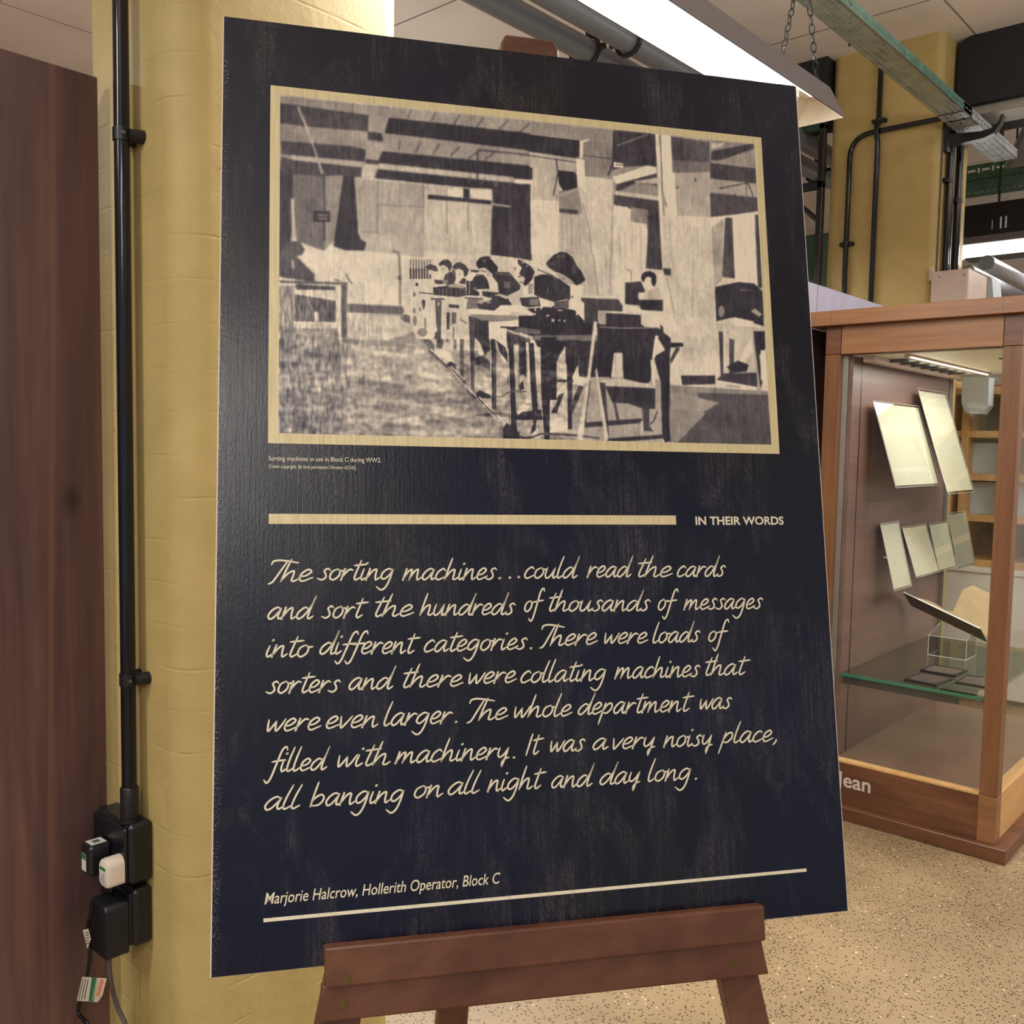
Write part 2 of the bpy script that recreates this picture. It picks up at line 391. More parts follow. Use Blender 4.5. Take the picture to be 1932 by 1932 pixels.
# ================================================================ display board (local frame: ew right, eh up the board, en to the viewer)
TL, TR, BR_, BL = [Vector(bld(q)) + EYE for q in ((-.38718,1.27482,.54657),(.41533,1.46843,.54284),(.46492,1.24181,-.62331),(-.33759,1.0482,-.61958))]
ew = ((TR-TL)+(BR_-BL)).normalized(); eh = ((TL-BL)+(TR-BR_)); eh = (eh-ew*eh.dot(ew)).normalized(); en = ew.cross(eh)
BW = ((TR-TL).length+(BR_-BL).length)/2; BH = 1.189
BO = BL.copy()
def bp(s, t, n=0.0): return BO + ew*s + eh*t + en*n
def bst(x, y, n=0.0):                        # photograph point -> place on the printed face
    d = sight(x, y); k = (BO+en*n-EYE).dot(en)/d.dot(en); q = EYE+d*k-BO
    return q.dot(ew), q.dot(eh)
def board_mat(name, kind):
    t = NT(name)
    tc = t.n('ShaderNodeTexCoord'); uv = tc.outputs['UV']   # UV = metres on the board
    def mp(sc):
        m = t.n('ShaderNodeMapping'); m.inputs['Scale'].default_value = (*sc, 1); t.l(uv, m.inputs[0]); return m.outputs[0]
    grain = t.noise(mp((260, 9)), 1, 4, .7); speck = t.noise(mp((420, 160)), 1, 2, .6)
    patch = t.noise(mp((13, 5.0)), 1, 5, .65, .8)
    hgt = t.math('ADD', grain, t.math('MULTIPLY', speck, .7))
    nm = t.bump(hgt, .32, .0008)
    if kind == 'navy':
        wear = t.math('MULTIPLY', t.gray(patch, .48, .72), t.math('MULTIPLY', t.gray(grain, .36, .68), t.gray(speck, .3, .65)))
        col = t.mix(t.gray(t.noise(mp((3, 2.2)), 1, 2), .4, .6), lin((8, 12, 36)), lin((14, 15, 26)))
        col = t.mix(t.math('MULTIPLY', wear, .75), col, lin((104, 96, 96)))
        # scratches
        w = t.n('ShaderNodeTexVoronoi'); w.inputs['Scale'].default_value = 1; t.l(mp((24, 9)), w.inputs['Vector'])
        scs = t.n('ShaderNodeSeparateColor'); t.l(w.outputs['Color'], scs.inputs[0])
        sm = t.math('MULTIPLY', t.math('LESS_THAN', scs.outputs[0], .10), t.gray(w.outputs['Distance'], .02, .05, 1, 0))
        col = t.mix(t.math('MULTIPLY', sm, .5), col, lin((170, 160, 150)))
        # chipped left edge
        s = t.n('ShaderNodeSeparateXYZ'); t.l(uv, s.inputs[0])
        ed = t.math('MULTIPLY', t.gray(s.outputs[0], .001, .012, 1, 0), t.math('MULTIPLY', t.gray(t.noise(mp((620, 420)), 1, 2), .56, .62), t.gray(t.noise(mp((30, 14)), 1, 2), .35, .6)))
        col = t.mix(t.math('MULTIPLY', ed, .6), col, lin((186, 176, 166)))
        return t.set(col, .27, 0, nm, .42)
    if kind == 'cream':
        col = t.mix(t.gray(grain, .40, .66), lin((222, 206, 160)), lin((204, 186, 140)))
        return t.set(col, .42, 0, nm)
    if kind == 'ink':
        col = t.mix(t.gray(grain, .5, .75), lin((232, 222, 194)), lin((206, 192, 160)))
        return t.set(col, .42, 0, nm)
    if kind == 'photo':
        at = t.n('ShaderNodeAttribute'); at.attribute_name = 'ink'
        g2 = t.noise(mp((900, 500)), 1, 2, .6)
        col = t.mix(t.math('MULTIPLY', t.gray(grain, .50, .8), .18), at.outputs['Color'], lin((150, 136, 126)))
        col = t.mix(t.math('MULTIPLY', t.gray(g2, .45, .7), .12), col, lin((60, 52, 60)))
        return t.set(col, .34, 0, nm)
for k in ('navy', 'cream', 'ink', 'photo'): M['b_'+k] = board_mat('board_'+k, k)
def flat(name, quads, n, mat, parent, th=0.0):
    # flat printed shapes on the board: list of polygons in (s,t)
    mb = MB()
    for q in quads:
        i0 = len(mb.f); mb.add([bp(s, t_, n) for s, t_ in q], [tuple(range(len(q)))]); mb.uv[i0] = [tuple(p) for p in q]
    return link_mesh(name, mb, mat, parent)
board = thing('display_board', 'navy wood-effect display board with printed photograph standing on the easel', 'display board', tuple(bp(BW/2, 0, -.003)))
mb = MB().frame_box(bp(0, 0, -.0055), ew, eh, en, BW, BH, .0055, 0, .0006); core = link_mesh('board_core', mb, M['edgecore'], board); core['label'] = 'pale core showing along the board edges'
flat('printed_face', [[(.0016, .0008), (BW-.0016, .0008), (BW-.0016, BH-.0006), (.0016, BH-.0006)]], .0004, M['b_navy'], board)
# border of the printed photograph
OUT = [bst(*q) for q in ((508,836),(1469,857),(1437,260),(508,161))]     # bl br tr tl
INN = [bst(*q) for q in ((527,818),(1454,839),(1423,271),(527,180))]
s0, s1 = (OUT[0][0]+OUT[3][0])/2, (OUT[1][0]+OUT[2][0])/2; t0, t1 = (OUT[0][1]+OUT[1][1])/2, (OUT[2][1]+OUT[3][1])/2
i0, i1 = (INN[0][0]+INN[3][0])/2, (INN[1][0]+INN[2][0])/2; k0, k1 = (INN[0][1]+INN[1][1])/2, (INN[2][1]+INN[3][1])/2
flat('photo_border', [[(s0,t0),(s1,t0),(i1,k0),(i0,k0)], [(s1,t0),(s1,t1),(i1,k1),(i1,k0)], [(s1,t1),(s0,t1),(i0,k1),(i1,k1)], [(s0,t1),(s0,t0),(i0,k0),(i0,k1)]], .0008, M['b_cream'], board)
def bar(name, x0, y0, x1, y1, h, mat):
    a, b = bst(x0, y0), bst(x1, y1); tt = (a[1]+b[1])/2
    return flat(name, [[(a[0], tt-h/2), (b[0], tt-h/2), (b[0], tt+h/2), (a[0], tt+h/2)]], .0008, mat, board)
bar('divider_bar', 507, 980, 1275, 980.5, .0125, M['b_cream'])
bar('bottom_rule', 497, 1737, 1521, 1640.5, .0042, M['b_ink'])
# ---- the printed photograph: a picture drawn into per-vertex ink on a flat grid
PWN, PHN = 840, 536
buf = np.full((PHN, PWN), .78); SSX = np.linspace(0, 1, PWN); SSY = np.linspace(0, 1, PHN)
CROP = {'A': (500,150,.2588), 'B': (980,200,.26915), 'C': (500,480,.2588), 'D': (980,480,.26915)}
def toimg(tag, pts):
    ox, oy, k = CROP[tag]; out = []
    for x, y in pts:
        s, t_ = bst(ox+x*k, oy+y*k); out.append(((s-i0)/(i1-i0)*(PWN-1), (k1-t_)/(k1-k0)*(PHN-1)))
    return out
def raster(pts, tone, alpha=1.0):
    P = np.array(pts); x0, x1 = int(max(0, math.floor(P[:,0].min())-1)), int(min(PWN-1, math.ceil(P[:,0].max())+1))
    y0, y1 = int(max(0, math.floor(P[:,1].min())-1)), int(min(PHN-1, math.ceil(P[:,1].max())+1))
    if x1 <= x0 or y1 <= y0: return
    cov = np.zeros((y1-y0+1, x1-x0+1)); n = 3
    for sx_ in range(n):
        for sy_ in range(n):
            gx, gy = np.meshgrid(np.arange(x0, x1+1)+(sx_+.5)/n-.5, np.arange(y0, y1+1)+(sy_+.5)/n-.5)
            ins = np.zeros(gx.shape, bool)
            for a, b in zip(P, np.roll(P, -1, 0)):
                c = (a[1] > gy) != (b[1] > gy)
                if a[1] != b[1]:
                    ins ^= c & (gx < (b[0]-a[0])*(gy-a[1])/(b[1]-a[1])+a[0])
            cov += ins
    cov *= alpha/(n*n); sub = buf[y0:y1+1, x0:x1+1]; sub[:] = sub*(1-cov)+tone*cov
def pl(tag, tone, *pts, a=1.0): raster(toimg(tag, pts), tone, a)
def ln(tag, tone, w, *pts, a=1.0):
    q = toimg(tag, pts); k = CROP[tag][2]; hw = max(.45, w*k*PWN/930/2)
    for p0, p1 in zip(q, q[1:]):
        d = np.array(p1)-np.array(p0); L = np.hypot(*d)
        if L < 1e-6: continue
        nx = np.array((-d[1], d[0]))/L*hw
        raster([np.array(p0)+nx, np.array(p1)+nx, np.array(p1)-nx, np.array(p0)-nx], tone, a)
def el(tag, tone, cx, cy, rx, ry, a=1.0):
    raster(toimg(tag, [(cx+rx*math.cos(k*math.pi/10), cy+ry*math.sin(k*math.pi/10)) for k in range(20)]), tone, a)
def smooth(k):
    global buf
    for _ in range(k):
        p = np.pad(buf, 1, mode='edge'); buf = (p[1:-1,1:-1]*4+p[:-2,1:-1]+p[2:,1:-1]+p[1:-1,:-2]+p[1:-1,2:])/8
# ceiling of the pictured hall
pl('A', .50, (103,115),(700,180),(760,720),(440,705),(103,690)); pl('A', .56, (700,180),(1932,300),(1932,760),(820,722),(700,715))
pl('B', .52, (65,105),(1640,270),(1670,720),(1330,780),(1000,700),(660,700),(390,460),(75,435))
pl('A', .18, (103,175),(240,190),(755,262),(750,380),(300,345),(103,318)); pl('A', .08, (905,280),(1932,395),(1932,520),(870,390))
pl('A', .60, (755,255),(905,275),(875,390),(750,380)); pl('A', .15, (750,380),(850,395),(860,455),(752,440))
pl('A', .20, (120,450),(640,490),(735,515),(725,600),(200,555),(120,545)); pl('A', .10, (855,525),(1932,630),(1932,725),(825,610))
pl('A', .62, (735,450),(855,470),(825,590),(735,580)); pl('A', .2, (735,582),(825,592),(825,625),(730,610))
pl('A', .66, (195,553),(720,602),(720,640),(205,590)); pl('A', .20, (120,560),(205,590),(705,645),(700,715),(570,700),(430,712),(205,700),(105,690))
pl('A', .68, (825,612),(1932,730),(1932,768),(820,655)); pl('A', .12, (825,655),(1932,768),(1930,900),(1800,900),(1660,800),(1480,790),(800,722))
pl('A', .72, (720,618),(825,625),(790,718),(700,710))
for l in (((1065,220),(1040,285)),((1245,235),(1210,310)),((1420,260),(1375,330)),((1595,280),(1540,350)),((1775,295),(1705,365)),((1932,320),(1855,385)),((985,450),(975,520)),((1135,460),(1095,540)),((1275,470),(1225,545)),((1420,490),(1350,560)),((1560,520),(1480,580)),((1690,520),(1600,590)),((515,160),(515,225)),((640,170),(640,250))): ln('A', .25, 9, *l)
for x in (1500,1600,1700,1800,1900): ln('A', .4, 7, (x,700+(x-1500)*.1),(x-20,760+(x-1500)*.1))
ln('A', .15, 10, (1932,552),(1550,515),(1548,790)); ln('A', .62, 16, (240,200),(290,320),(350,480),(420,690))
# back wall, left part
pl('A', .14, (103,690),(205,690),(205,880),(190,1190),(103,1300)); pl('A', .36, (205,690),(430,708),(430,1250),(230,1180),(205,900)); pl('A', .52, (430,705),(570,700),(530,1150),(430,1250))
pl('A', .70, (190,870),(210,870),(220,1170),(195,1170))
pl('A', .60, (655,720),(1160,768),(1160,1150),(690,1130)); pl('A', .64, (690,1130),(1160,1150),(1160,1300),(720,1250)); pl('A', .72, (1160,775),(1480,790),(1640,900),(1640,1300),(1160,1250))
ln('A', .14, 12, (432,710),(432,1180)); pl('A', .10, (350,960),(475,960),(475,1040),(350,1040)); ln('A', .55, 9, (385,990),(455,992)); ln('A', .6, 9, (390,1015),(450,1016))
pl('A', .10, (570,700),(650,710),(665,900),(680,1120),(700,1170),(740,1190),(720,1250),(580,1245),(500,1215),(530,1000))
for l in (((820,740),(820,1110)),((980,745),(980,910)),((1155,770),(1150,1130)),((1325,780),(1325,1130)),((700,1110),(825,1115)),((820,915),(1150,930)),((1480,800),(1480,1100))): ln('A', .42, 7, *l)
pl('A', .12, (1185,840),(1650,885),(1650,912),(1185,872)); pl('A', .84, (1330,800),(1445,805),(1445,865),(1330,850)); pl('A', .86, (1490,810),(1655,815),(1655,880),(1545,875),(1490,835)); pl('A', .1, (1445,795),(1490,800),(1490,870),(1445,865))
pl('A', .14, (1655,800),(1932,770),(1932,930),(1660,930)); ln('A', .85, 10, (1660,910),(1800,930))
pl('A', .13, (1655,930),(1930,930),(1930,1310),(1760,1300),(1645,1280),(1650,1050)); ln('A', .62, 12, (1850,930),(1855,1290)); ln('A', .45, 5, (1790,930),(1795,1310))
ln('A', .28, 11, (930,1250),(970,1262),(980,1300),(985,1546)); ln('C', .28, 11, (983,150),(985,370)); el('A', .2, 980,1448,14,14)
pl('A', .22, (150,1180),(250,1180),(290,1240),(270,1280),(230,1290),(330,1390),(360,1420),(360,1480),(103,1440),(103,1300)); ln('A', .7, 12, (200,1320),(205,1380))
for x in (1065,1085,1105): ln('A', .3, 10, (x,1315),(x,1490))
for x in (1105,1130,1155,1182,1208,1235,1260): ln('A', .1, 15, (x,1318),(x+2,1455))
# pictured hall: floor
pl('C', .50, (103,640),(550,650),(600,440),(1010,440),(1110,560),(1200,700),(1750,1250),(1932,1370),(103,1310)); pl('C', .36, (103,520),(540,540),(560,870),(103,880),a=.8)
pl('C', .62, (600,650),(1150,690),(1420,950),(1300,1000),(600,880)); pl('C', .42, (103,900),(560,900),(600,1320),(103,1310),a=.6); pl('C', .55,(700,1000),(1500,1050),(1700,1300),(760,1300),a=.5)
pl('C', .30, (600,360),(1005,380),(1005,440),(600,425)); pl('C', .70, (600,440),(1010,450),(1100,560),(870,630),(600,610)); ln('C', .42, 12, (600,628),(1110,645))
for x in (730,760,790,820,850): ln('C', .5, 6, (x-10,490+(x-730)*.3),(x,590+(x-730)*.3))
smooth(2)
ln('C', .28, 15, (103,200),(600,215)); ln('C', .8, 14, (103,170),(180,190)); pl('C', .2, (230,220),(510,235),(510,262),(230,257)); pl('C', .28, (555,225),(595,225),(595,640),(555,640)); pl('C', .82, (515,240),(552,240),(552,620),(520,490))
pl('C', .28, (215,290),(515,340),(515,495),(215,490)); pl('C', .66, (205,500),(540,510),(540,540),(205,540)); ln('C', .72, 10, (208,230),(208,500)); pl('C', .3, (103,230),(205,230),(205,640),(103,640),a=.6); pl('C', .7, (360,420),(390,420),(390,490),(360,490))
ln('C', .15, 7, (590,140),(605,180),(635,215)); ln('C', .2, 7, (215,240),(280,210)); ln('C', .2, 6, (505,185),(560,200))
# the row of tables and machines
pl('C', .74, (1010,200),(1500,220),(1932,300),(1932,1000),(1480,980),(1200,690),(1020,440)); pl('C', .52, (1330,700),(1932,700),(1932,1360),(1800,1300),(1480,980)); 
pl('C', .10, (1220,225),(1460,240),(1480,300),(1340,310),(1230,295)); pl('C', .1, (1490,130),(1600,140),(1640,260),(1560,300),(1480,300)); pl('C', .18, (1660,140),(1790,130),(1860,230),(1830,300),(1700,260))
pl('C', .2, (1550,350),(1680,290),(1780,330),(1800,380),(1700,400),(1560,400)); pl('C', .86, (1470,330),(1560,320),(1560,420),(1470,420)); pl('C', .86, (1730,380),(1850,360),(1890,420),(1820,430),(1720,430)); pl('C', .12, (1850,240),(1932,260),(1932,400),(1880,390))
pl('C', .45, (1480,430),(1850,460),(1850,500),(1640,490),(1500,450)); pl('C', .18, (1520,460),(1620,490),(1640,640),(1640,700),(1600,740),(1570,660),(1530,600)); pl('C', .86, (1620,490),(1760,545),(1755,670),(1620,610)); pl('C', .10, (1715,530),(1932,600),(1932,560),(1840,525)); pl('C', .22, (1760,560),(1932,610),(1932,660),(1770,660))
ln('C', .3, 10, (1200,320),(1470,330)); ln('C', .35, 9, (1120,285),(1230,290)); pl('C', .15, (1340,365),(1410,370),(1410,390),(1340,388))
pl('C', .15, (1485,440),(1520,450),(1520,985),(1495,985)); pl('C', .22, (1420,600),(1448,600),(1448,900),(1420,890)); pl('C', .12, (1650,610),(1680,620),(1680,1130),(1650,1110)); pl('C', .08, (1770,600),(1810,650),(1830,1275),(1795,1270)); pl('C', .12, (1850,660),(1890,660),(1880,890),(1850,990)); pl('C', .2, (1240,330),(1260,330),(1300,640),(1290,690),(1245,680),(1260,560)); pl('C', .3, (1310,430),(1340,430),(1340,640),(1320,640)); pl('C', .3, (1370,480),(1395,480),(1395,700),(1375,700)); pl('C', .4,(1080,260),(1095,262),(1100,540),(1085,540)); pl('C', .3,(1150,330),(1168,330),(1165,420),(1150,440)); pl('C',.4,(1120,390),(1135,390),(1135,520),(1122,520))
pl('C', .08, (1870,920),(1890,930),(1885,1000),(1855,1000)); pl('C', .18, (1560,740),(1640,780),(1640,850),(1600,830),(1560,800)); pl('C', .8, (1530,600),(1560,650),(1590,750),(1560,730)); pl('C', .76, (1700,700),(1770,800),(1760,830))
pl('C', .14, (1080,485),(1105,500),(1105,545),(1075,540)); pl('C', .24, (1010,440),(1060,450),(1055,500),(1010,490)); pl('C', .22, (1110,560),(1180,600),(1240,660),(1230,715),(1195,700)); 
ln('C', .12, 26, (1200,695),(1470,940)); ln('C', .78, 12, (1205,690),(1475,935)); pl('C', .08, (1330,790),(1380,805),(1400,840),(1340,835)); ln('C', .12, 30, (1480,985),(1790,1275)); ln('C', .78, 14, (1480,980),(1785,1265)); pl('C', .07, (1540,990),(1590,1000),(1640,1050),(1550,1050)); pl('C', .07, (1740,1230),(1820,1260),(1890,1350),(1740,1340))
pl('C', .3, (1520,970),(1650,960),(1932,990),(1700,1035),a=.7); pl('C', .18, (1540,1165),(1932,1150),(1932,1200),(1600,1185),a=.8); ln('C', .3, 9, (1340,815),(1480,810)); pl('C', .2, (1730,880),(1775,890),(1770,935),(1735,930)); pl('C', .14, (1840,1130),(1932,1100),(1932,1180),(1850,1160))
el('A', .14, 1200,1380,44,34); el('A', .12, 1312,1362,50,48); el('A', .18, 1422,1388,60,54); el('A', .07, 1615,1352,80,62); el('A', .08, 1668,1400,42,40)
el('A', .76, 1302,1393,24,32); el('A', .8, 1425,1425,28,28); el('A', .74, 1590,1400,34,26); el('A', .7, 1205,1410,26,22)
pl('A', .86, (1240,1420),(1290,1412),(1302,1465),(1240,1460)); pl('A', .86, (1480,1420),(1560,1408),(1565,1430),(1540,1440),(1470,1465)); pl('A', .14, (1660,1410),(1720,1390),(1790,1400),(1860,1490),(1850,1546),(1660,1546)); pl('A', .12, (1310,1400),(1360,1420),(1400,1470),(1320,1480)); ln('A', .7, 8, (1540,1440),(1610,1445)); ln('A', .6, 8, (1700,1440),(1780,1450))
# right half
pl('B', .09, (60,205),(430,250),(410,370),(60,318)); pl('B', .62, (70,322),(90,325),(390,370),(390,460),(75,432)); pl('B', .1, (-40,425),(90,435),(90,520),(-40,510)); pl('B', .86, (-30,515),(75,520),(75,550),(-30,545)); pl('B', .14, (-60,545),(75,550),(80,900),(85,1085),(-60,1060)); ln('B', .2, 9, (0,340),(260,370),(390,390)); ln('B', .2, 8, (255,370),(265,470),(240,630))
pl('B', .78, (100,440),(270,455),(275,650),(230,680),(250,1000),(90,1150),(80,700)); pl('B', .6, (100,440),(270,455),(272,520),(95,510),a=.7); pl('B', .10, (275,460),(400,480),(410,640),(340,600),(280,560))
pl('B', .7, (230,680),(640,600),(655,1330),(450,1330),(250,1000)); pl('B', .48, (275,600),(410,580),(430,750),(280,730)); pl('B', .18, (280,720),(410,735),(410,762),(280,750))
pl('B', .45, (420,240),(450,235),(660,270),(655,460),(615,490),(460,490),(460,380),(400,370)); pl('B', .76, (460,490),(655,520),(660,900),(640,1330),(550,1320),(490,900),(410,560)); pl('B', .86, (395,370),(455,380),(460,600),(410,560)); ln('B', .82, 16, (432,250),(430,370)); ln('B', .45, 7, (455,640),(500,900),(550,1320)); ln('B', .5, 7, (650,520),(645,1000),(630,1330))
for x in (250,290,330,370,420,600): ln('B', .6, 9, (x,780),(x+10,1320),a=.6)
pl('B', .16, (660,170),(960,200),(975,470),(900,418),(720,430),(655,450)); ln('B', .5, 9, (680,280),(900,200)); ln('B', .12, 12, (662,180),(655,400),(620,490)); ln('B', .1, 7, (905,210),(935,330))
pl('B', .86, (650,500),(900,418),(960,430),(960,470),(680,550)); pl('B', .2, (680,550),(960,475),(975,560),(820,540),(670,610)); pl('B', .7, (800,530),(975,500),(975,550),(820,540)); pl('B', .2, (660,620),(975,660),(985,780),(660,690)); pl('B', .74, (670,595),(975,635),(975,665),(670,625)); pl('B', .82, (660,700),(760,710),(760,790),(665,780)); pl('B', .5, (780,710),(900,730),(895,860),(780,820))
pl('B', .8, (665,790),(890,830),(890,1160),(1000,1180),(1000,1240),(650,1330)); 
for x in (700,740,790,850): ln('B', .66, 8, (x,840),(x+4,1180),a=.7)
pl('B', .2, (895,760),(990,770),(1000,1150),(885,1140),(900,900)); pl('B', .82, (950,195),(978,200),(1015,700),(1000,1130),(985,900)); ln('B', .2, 7, (985,205),(1000,600),(1025,950),(1035,1120))
pl('B', .86, (990,205),(1060,210),(1070,460),(1100,480),(1105,770),(1060,770),(1005,600)); pl('B', .24, (1060,215),(1330,255),(1335,400),(1070,380)); pl('B', .38, (1070,380),(1335,400),(1335,470),(1075,470)); pl('B', .62, (1085,470),(1335,465),(1345,780),(1105,770)); pl('B', .76, (1005,770),(1345,780),(1370,1486),(1080,1486),(1012,1100)); ln('B', .62, 8, (1220,850),(1210,1480)); el('B', .15, 1232,520,7,9); el('B', .15, 1107,572,7,9); pl('B', .2, (1005,1140),(1060,1140),(1060,1190),(1015,1185)); ln('B',.55,7,(1030,1200),(1090,1486))
pl('B', .5, (1335,262),(1650,270),(1660,440),(1350,400)); pl('B', .76, (1340,262),(1440,260),(1400,295),(1345,300)); pl('B', .16, (1345,320),(1640,262),(1645,300),(1440,370),(1380,385),(1340,380)); pl('B', .18, (1335,400),(1655,440),(1660,545),(1335,510)); pl('B', .6, (1335,510),(1660,550),(1665,640),(1335,600)); pl('B', .22, (1335,610),(1670,645),(1670,745),(1340,780)); pl('B', .84, (1350,785),(1670,740),(1670,762),(1500,788),(1345,850)); ln('B', .15, 9, (1400,580),(1600,540),(1640,640)); ln('B',.15,6,(1590,545),(1590,640))
pl('B', .58, (1345,850),(1430,790),(1420,1220),(1365,1270)); pl('B', .22, (1440,785),(1490,785),(1510,1210),(1420,1200)); pl('B', .86, (1490,780),(1645,770),(1670,1270),(1510,1230)); pl('B', .2, (1648,765),(1675,760),(1700,1280),(1670,1270))
smooth(1)
pl('B', .13, (1370,1290),(1460,1270),(1530,1235),(1640,1245),(1700,1300),(1712,1486),(1380,1486)); ln('B', .45, 8, (1540,1290),(1630,1290)); el('B', .5, 1415,1440,22,40)
pl('B', .12, (100,1200),(190,1180),(300,1220),(355,1270),(355,1360),(130,1330)); pl('B', .86, (345,1270),(450,1260),(420,1340),(440,1420),(370,1390)); pl('B', .08, (190,1120),(200,1085),(250,1035),(310,1025),(370,1060),(400,1120),(440,1180),(450,1230),(400,1262),(340,1210),(290,1170),(240,1160),(215,1130)); pl('B', .74, (240,1165),(290,1170),(345,1210),(385,1255),(340,1258),(290,1220)); ln('B', .2, 6, (290,1185),(310,1205)); ln('B', .3, 5, (130,1150),(230,1190))
el('B', .10, 60,1165,46,54); pl('B', .82, (0,1180),(40,1190),(60,1270),(20,1280)); pl('B', .75, (20,1290),(100,1290),(100,1340),(10,1340)); 
for y in (1285,1305,1325): ln('B', .3, 6, (20,y),(95,y+5))
el('B', .09, 905,1203,54,44); el('B', .86, 903,1240,30,42); el('B', .1, 940,1225,18,40); pl('B', .68, (900,1300),(960,1260),(1000,1320),(1000,1400),(900,1380)); pl('B', .14, (740,1240),(850,1230),(880,1300),(830,1330),(840,1400),(740,1390)); pl('B', .1, (830,1360),(1005,1360),(1005,1440),(850,1430)); ln('B', .3, 6, (755,1145),(780,1160),(785,1230)); ln('B', .85, 14, (760,1400),(850,1430)); pl('B', .8,(830,1310),(890,1305),(880,1345),(840,1350))
pl('B', .22, (425,1345),(690,1355),(720,1400),(720,1440),(455,1425)); ln('B',.4,5,(430,1348),(690,1358))
pl('D', .60, (0,820),(1000,880),(1000,1325),(0,1312)); pl('D', .5, (1050,915),(1740,960),(1765,1335),(1050,1325)); pl('D', .26, (1240,970),(1740,985),(1765,1335),(1100,1325),(1300,1120)); pl('D', .56, (1060,960),(1400,1040),(1300,1100),(1060,1090)); smooth(1)
pl('D', .12, (0,430),(110,420),(250,380),(440,470),(560,480),(500,590),(100,600),(0,560)); pl('D', .7, (150,370),(190,340),(230,370),(200,390)); pl('D', .82, (0,380),(90,400),(80,430),(0,420)); pl('D',.55,(220,440),(250,450),(240,475),(220,470)); ln('D', .6, 9, (270,400),(440,440),(450,480)); pl('D', .76, (0,545),(100,580),(90,600),(0,570))
pl('D', .86, (345,240),(450,230),(430,300),(450,400),(380,380)); pl('D', .2, (430,310),(690,320),(720,360),(720,400),(550,395),(550,480),(455,480)); pl('D', .64, (555,400),(605,405),(605,490),(555,480)); pl('D', .14, (605,412),(850,425),(850,490),(880,510),(605,500)); pl('D', .85, (770,370),(900,400),(890,420),(760,395))
pl('D', .11, (100,590),(640,590),(660,690),(640,860),(415,860),(410,640),(320,640),(255,760),(150,700)); pl('D', .40, (100,570),(500,565),(640,580),(630,600),(500,610),(100,600))
pl('D', .1, (545,490),(970,515),(1060,590),(1060,650),(1050,720),(960,570),(930,720),(920,880),(900,905),(730,905),(720,690),(660,690),(640,870),(545,800)); ln('D', .55, 8, (560,508),(700,518),(960,515)); ln('D', .7, 7, (662,700),(720,695)); pl('D', .7, (665,710),(680,708),(678,870),(666,870))
pl('D', .1, (1060,620),(1145,622),(1148,645),(1060,655)); pl('D', .2, (1098,650),(1125,660),(1060,770),(1055,735)); pl('D', .12, (985,490),(1005,510),(1010,545),(985,535))
pl('D', .74, (570,880),(720,870),(850,900),(900,905),(950,930),(950,955),(900,932),(600,922)); pl('D', .14, (600,925),(950,940),(950,1085),(860,1080),(760,1045),(650,1040))
pl('D', .10, (940,720),(1055,650),(1050,1200),(1060,1310),(1020,1320),(1000,1280),(990,900)); pl('D', .18, (860,1080),(910,1080),(910,1200),(940,1245),(870,1235)); pl('D', .15, (470,900),(500,880),(460,1200),(430,1310),(415,1305)); pl('D', .18, (560,900),(600,900),(630,1310),(605,1300)); pl('D', .14, (450,1180),(860,1150),(860,1182),(460,1215)); pl('D', .12, (620,1290),(1000,1265),(1020,1290),(640,1318)); pl('D', .2, (655,1040),(675,1040),(700,1160),(680,1160)); ln('D', .15, 9, (965,1100),(940,1170),(915,1190)); pl('D', .75, (850,1170),(865,1165),(860,1270),(850,1270))
pl('D', .08, (150,600),(250,600),(255,1020),(210,1030),(205,1305),(180,1305),(150,800)); pl('D', .12, (60,620),(90,640),(110,1100),(110,1200),(80,1265),(95,1200)); pl('D', .14, (320,600),(415,600),(410,850),(370,900),(365,1222),(335,1222)); pl('D', .78, (95,650),(150,650),(155,1020),(120,1010)); pl('D', .78, (270,760),(320,760),(325,860),(275,850)); pl('D', .8, (400,800),(415,860),(500,880),(440,930),(370,900))
pl('D', .2, (310,900),(335,910),(255,1110),(225,1110)); pl('D', .2, (420,920),(448,930),(375,1110),(350,1110)); ln('D', .2, 14, (260,888),(380,888)); pl('D', .15, (300,1185),(330,1120),(330,1185)); pl('D', .1, (0,1130),(160,1110),(150,1165),(0,1165)); ln('D', .25, 12, (0,1300),(60,1280),(130,1250),(330,1260),(560,1290)); pl('D', .2, (210,1140),(330,1130),(300,1160),(210,1160),a=.6)
pl('D', .78, (520,470),(545,475),(440,1310),(400,1310),(470,900)); pl('D', .78, (540,790),(625,1290),(600,1315),(530,820)); pl('D', .82, (950,570),(975,570),(950,730),(930,720)); pl('D', .82, (918,740),(930,740),(952,925),(930,910)); pl('D', .8, (0,860),(20,860),(60,950),(40,1010),(0,1010),a=.6)
pl('D', .14, (1130,850),(1370,850),(1370,910),(1140,916)); 
pl('D', .66, (1380,860),(1440,860),(1440,480),(1700,520),(1720,860),(1380,870),a=.5); pl('D', .72, (1380,480),(1700,520),(1700,545),(1630,582),(1390,540)); pl('D', .13, (1370,230),(1530,195),(1650,210),(1700,260),(1712,505),(1500,440),(1380,470)); pl('D', .86, (1500,440),(1640,470),(1640,510),(1500,495)); pl('D', .6, (1620,400),(1650,380),(1700,420),(1680,440)); ln('D', .45, 7, (1545,250),(1620,250)); el('D', .5, 1415,400,22,40)
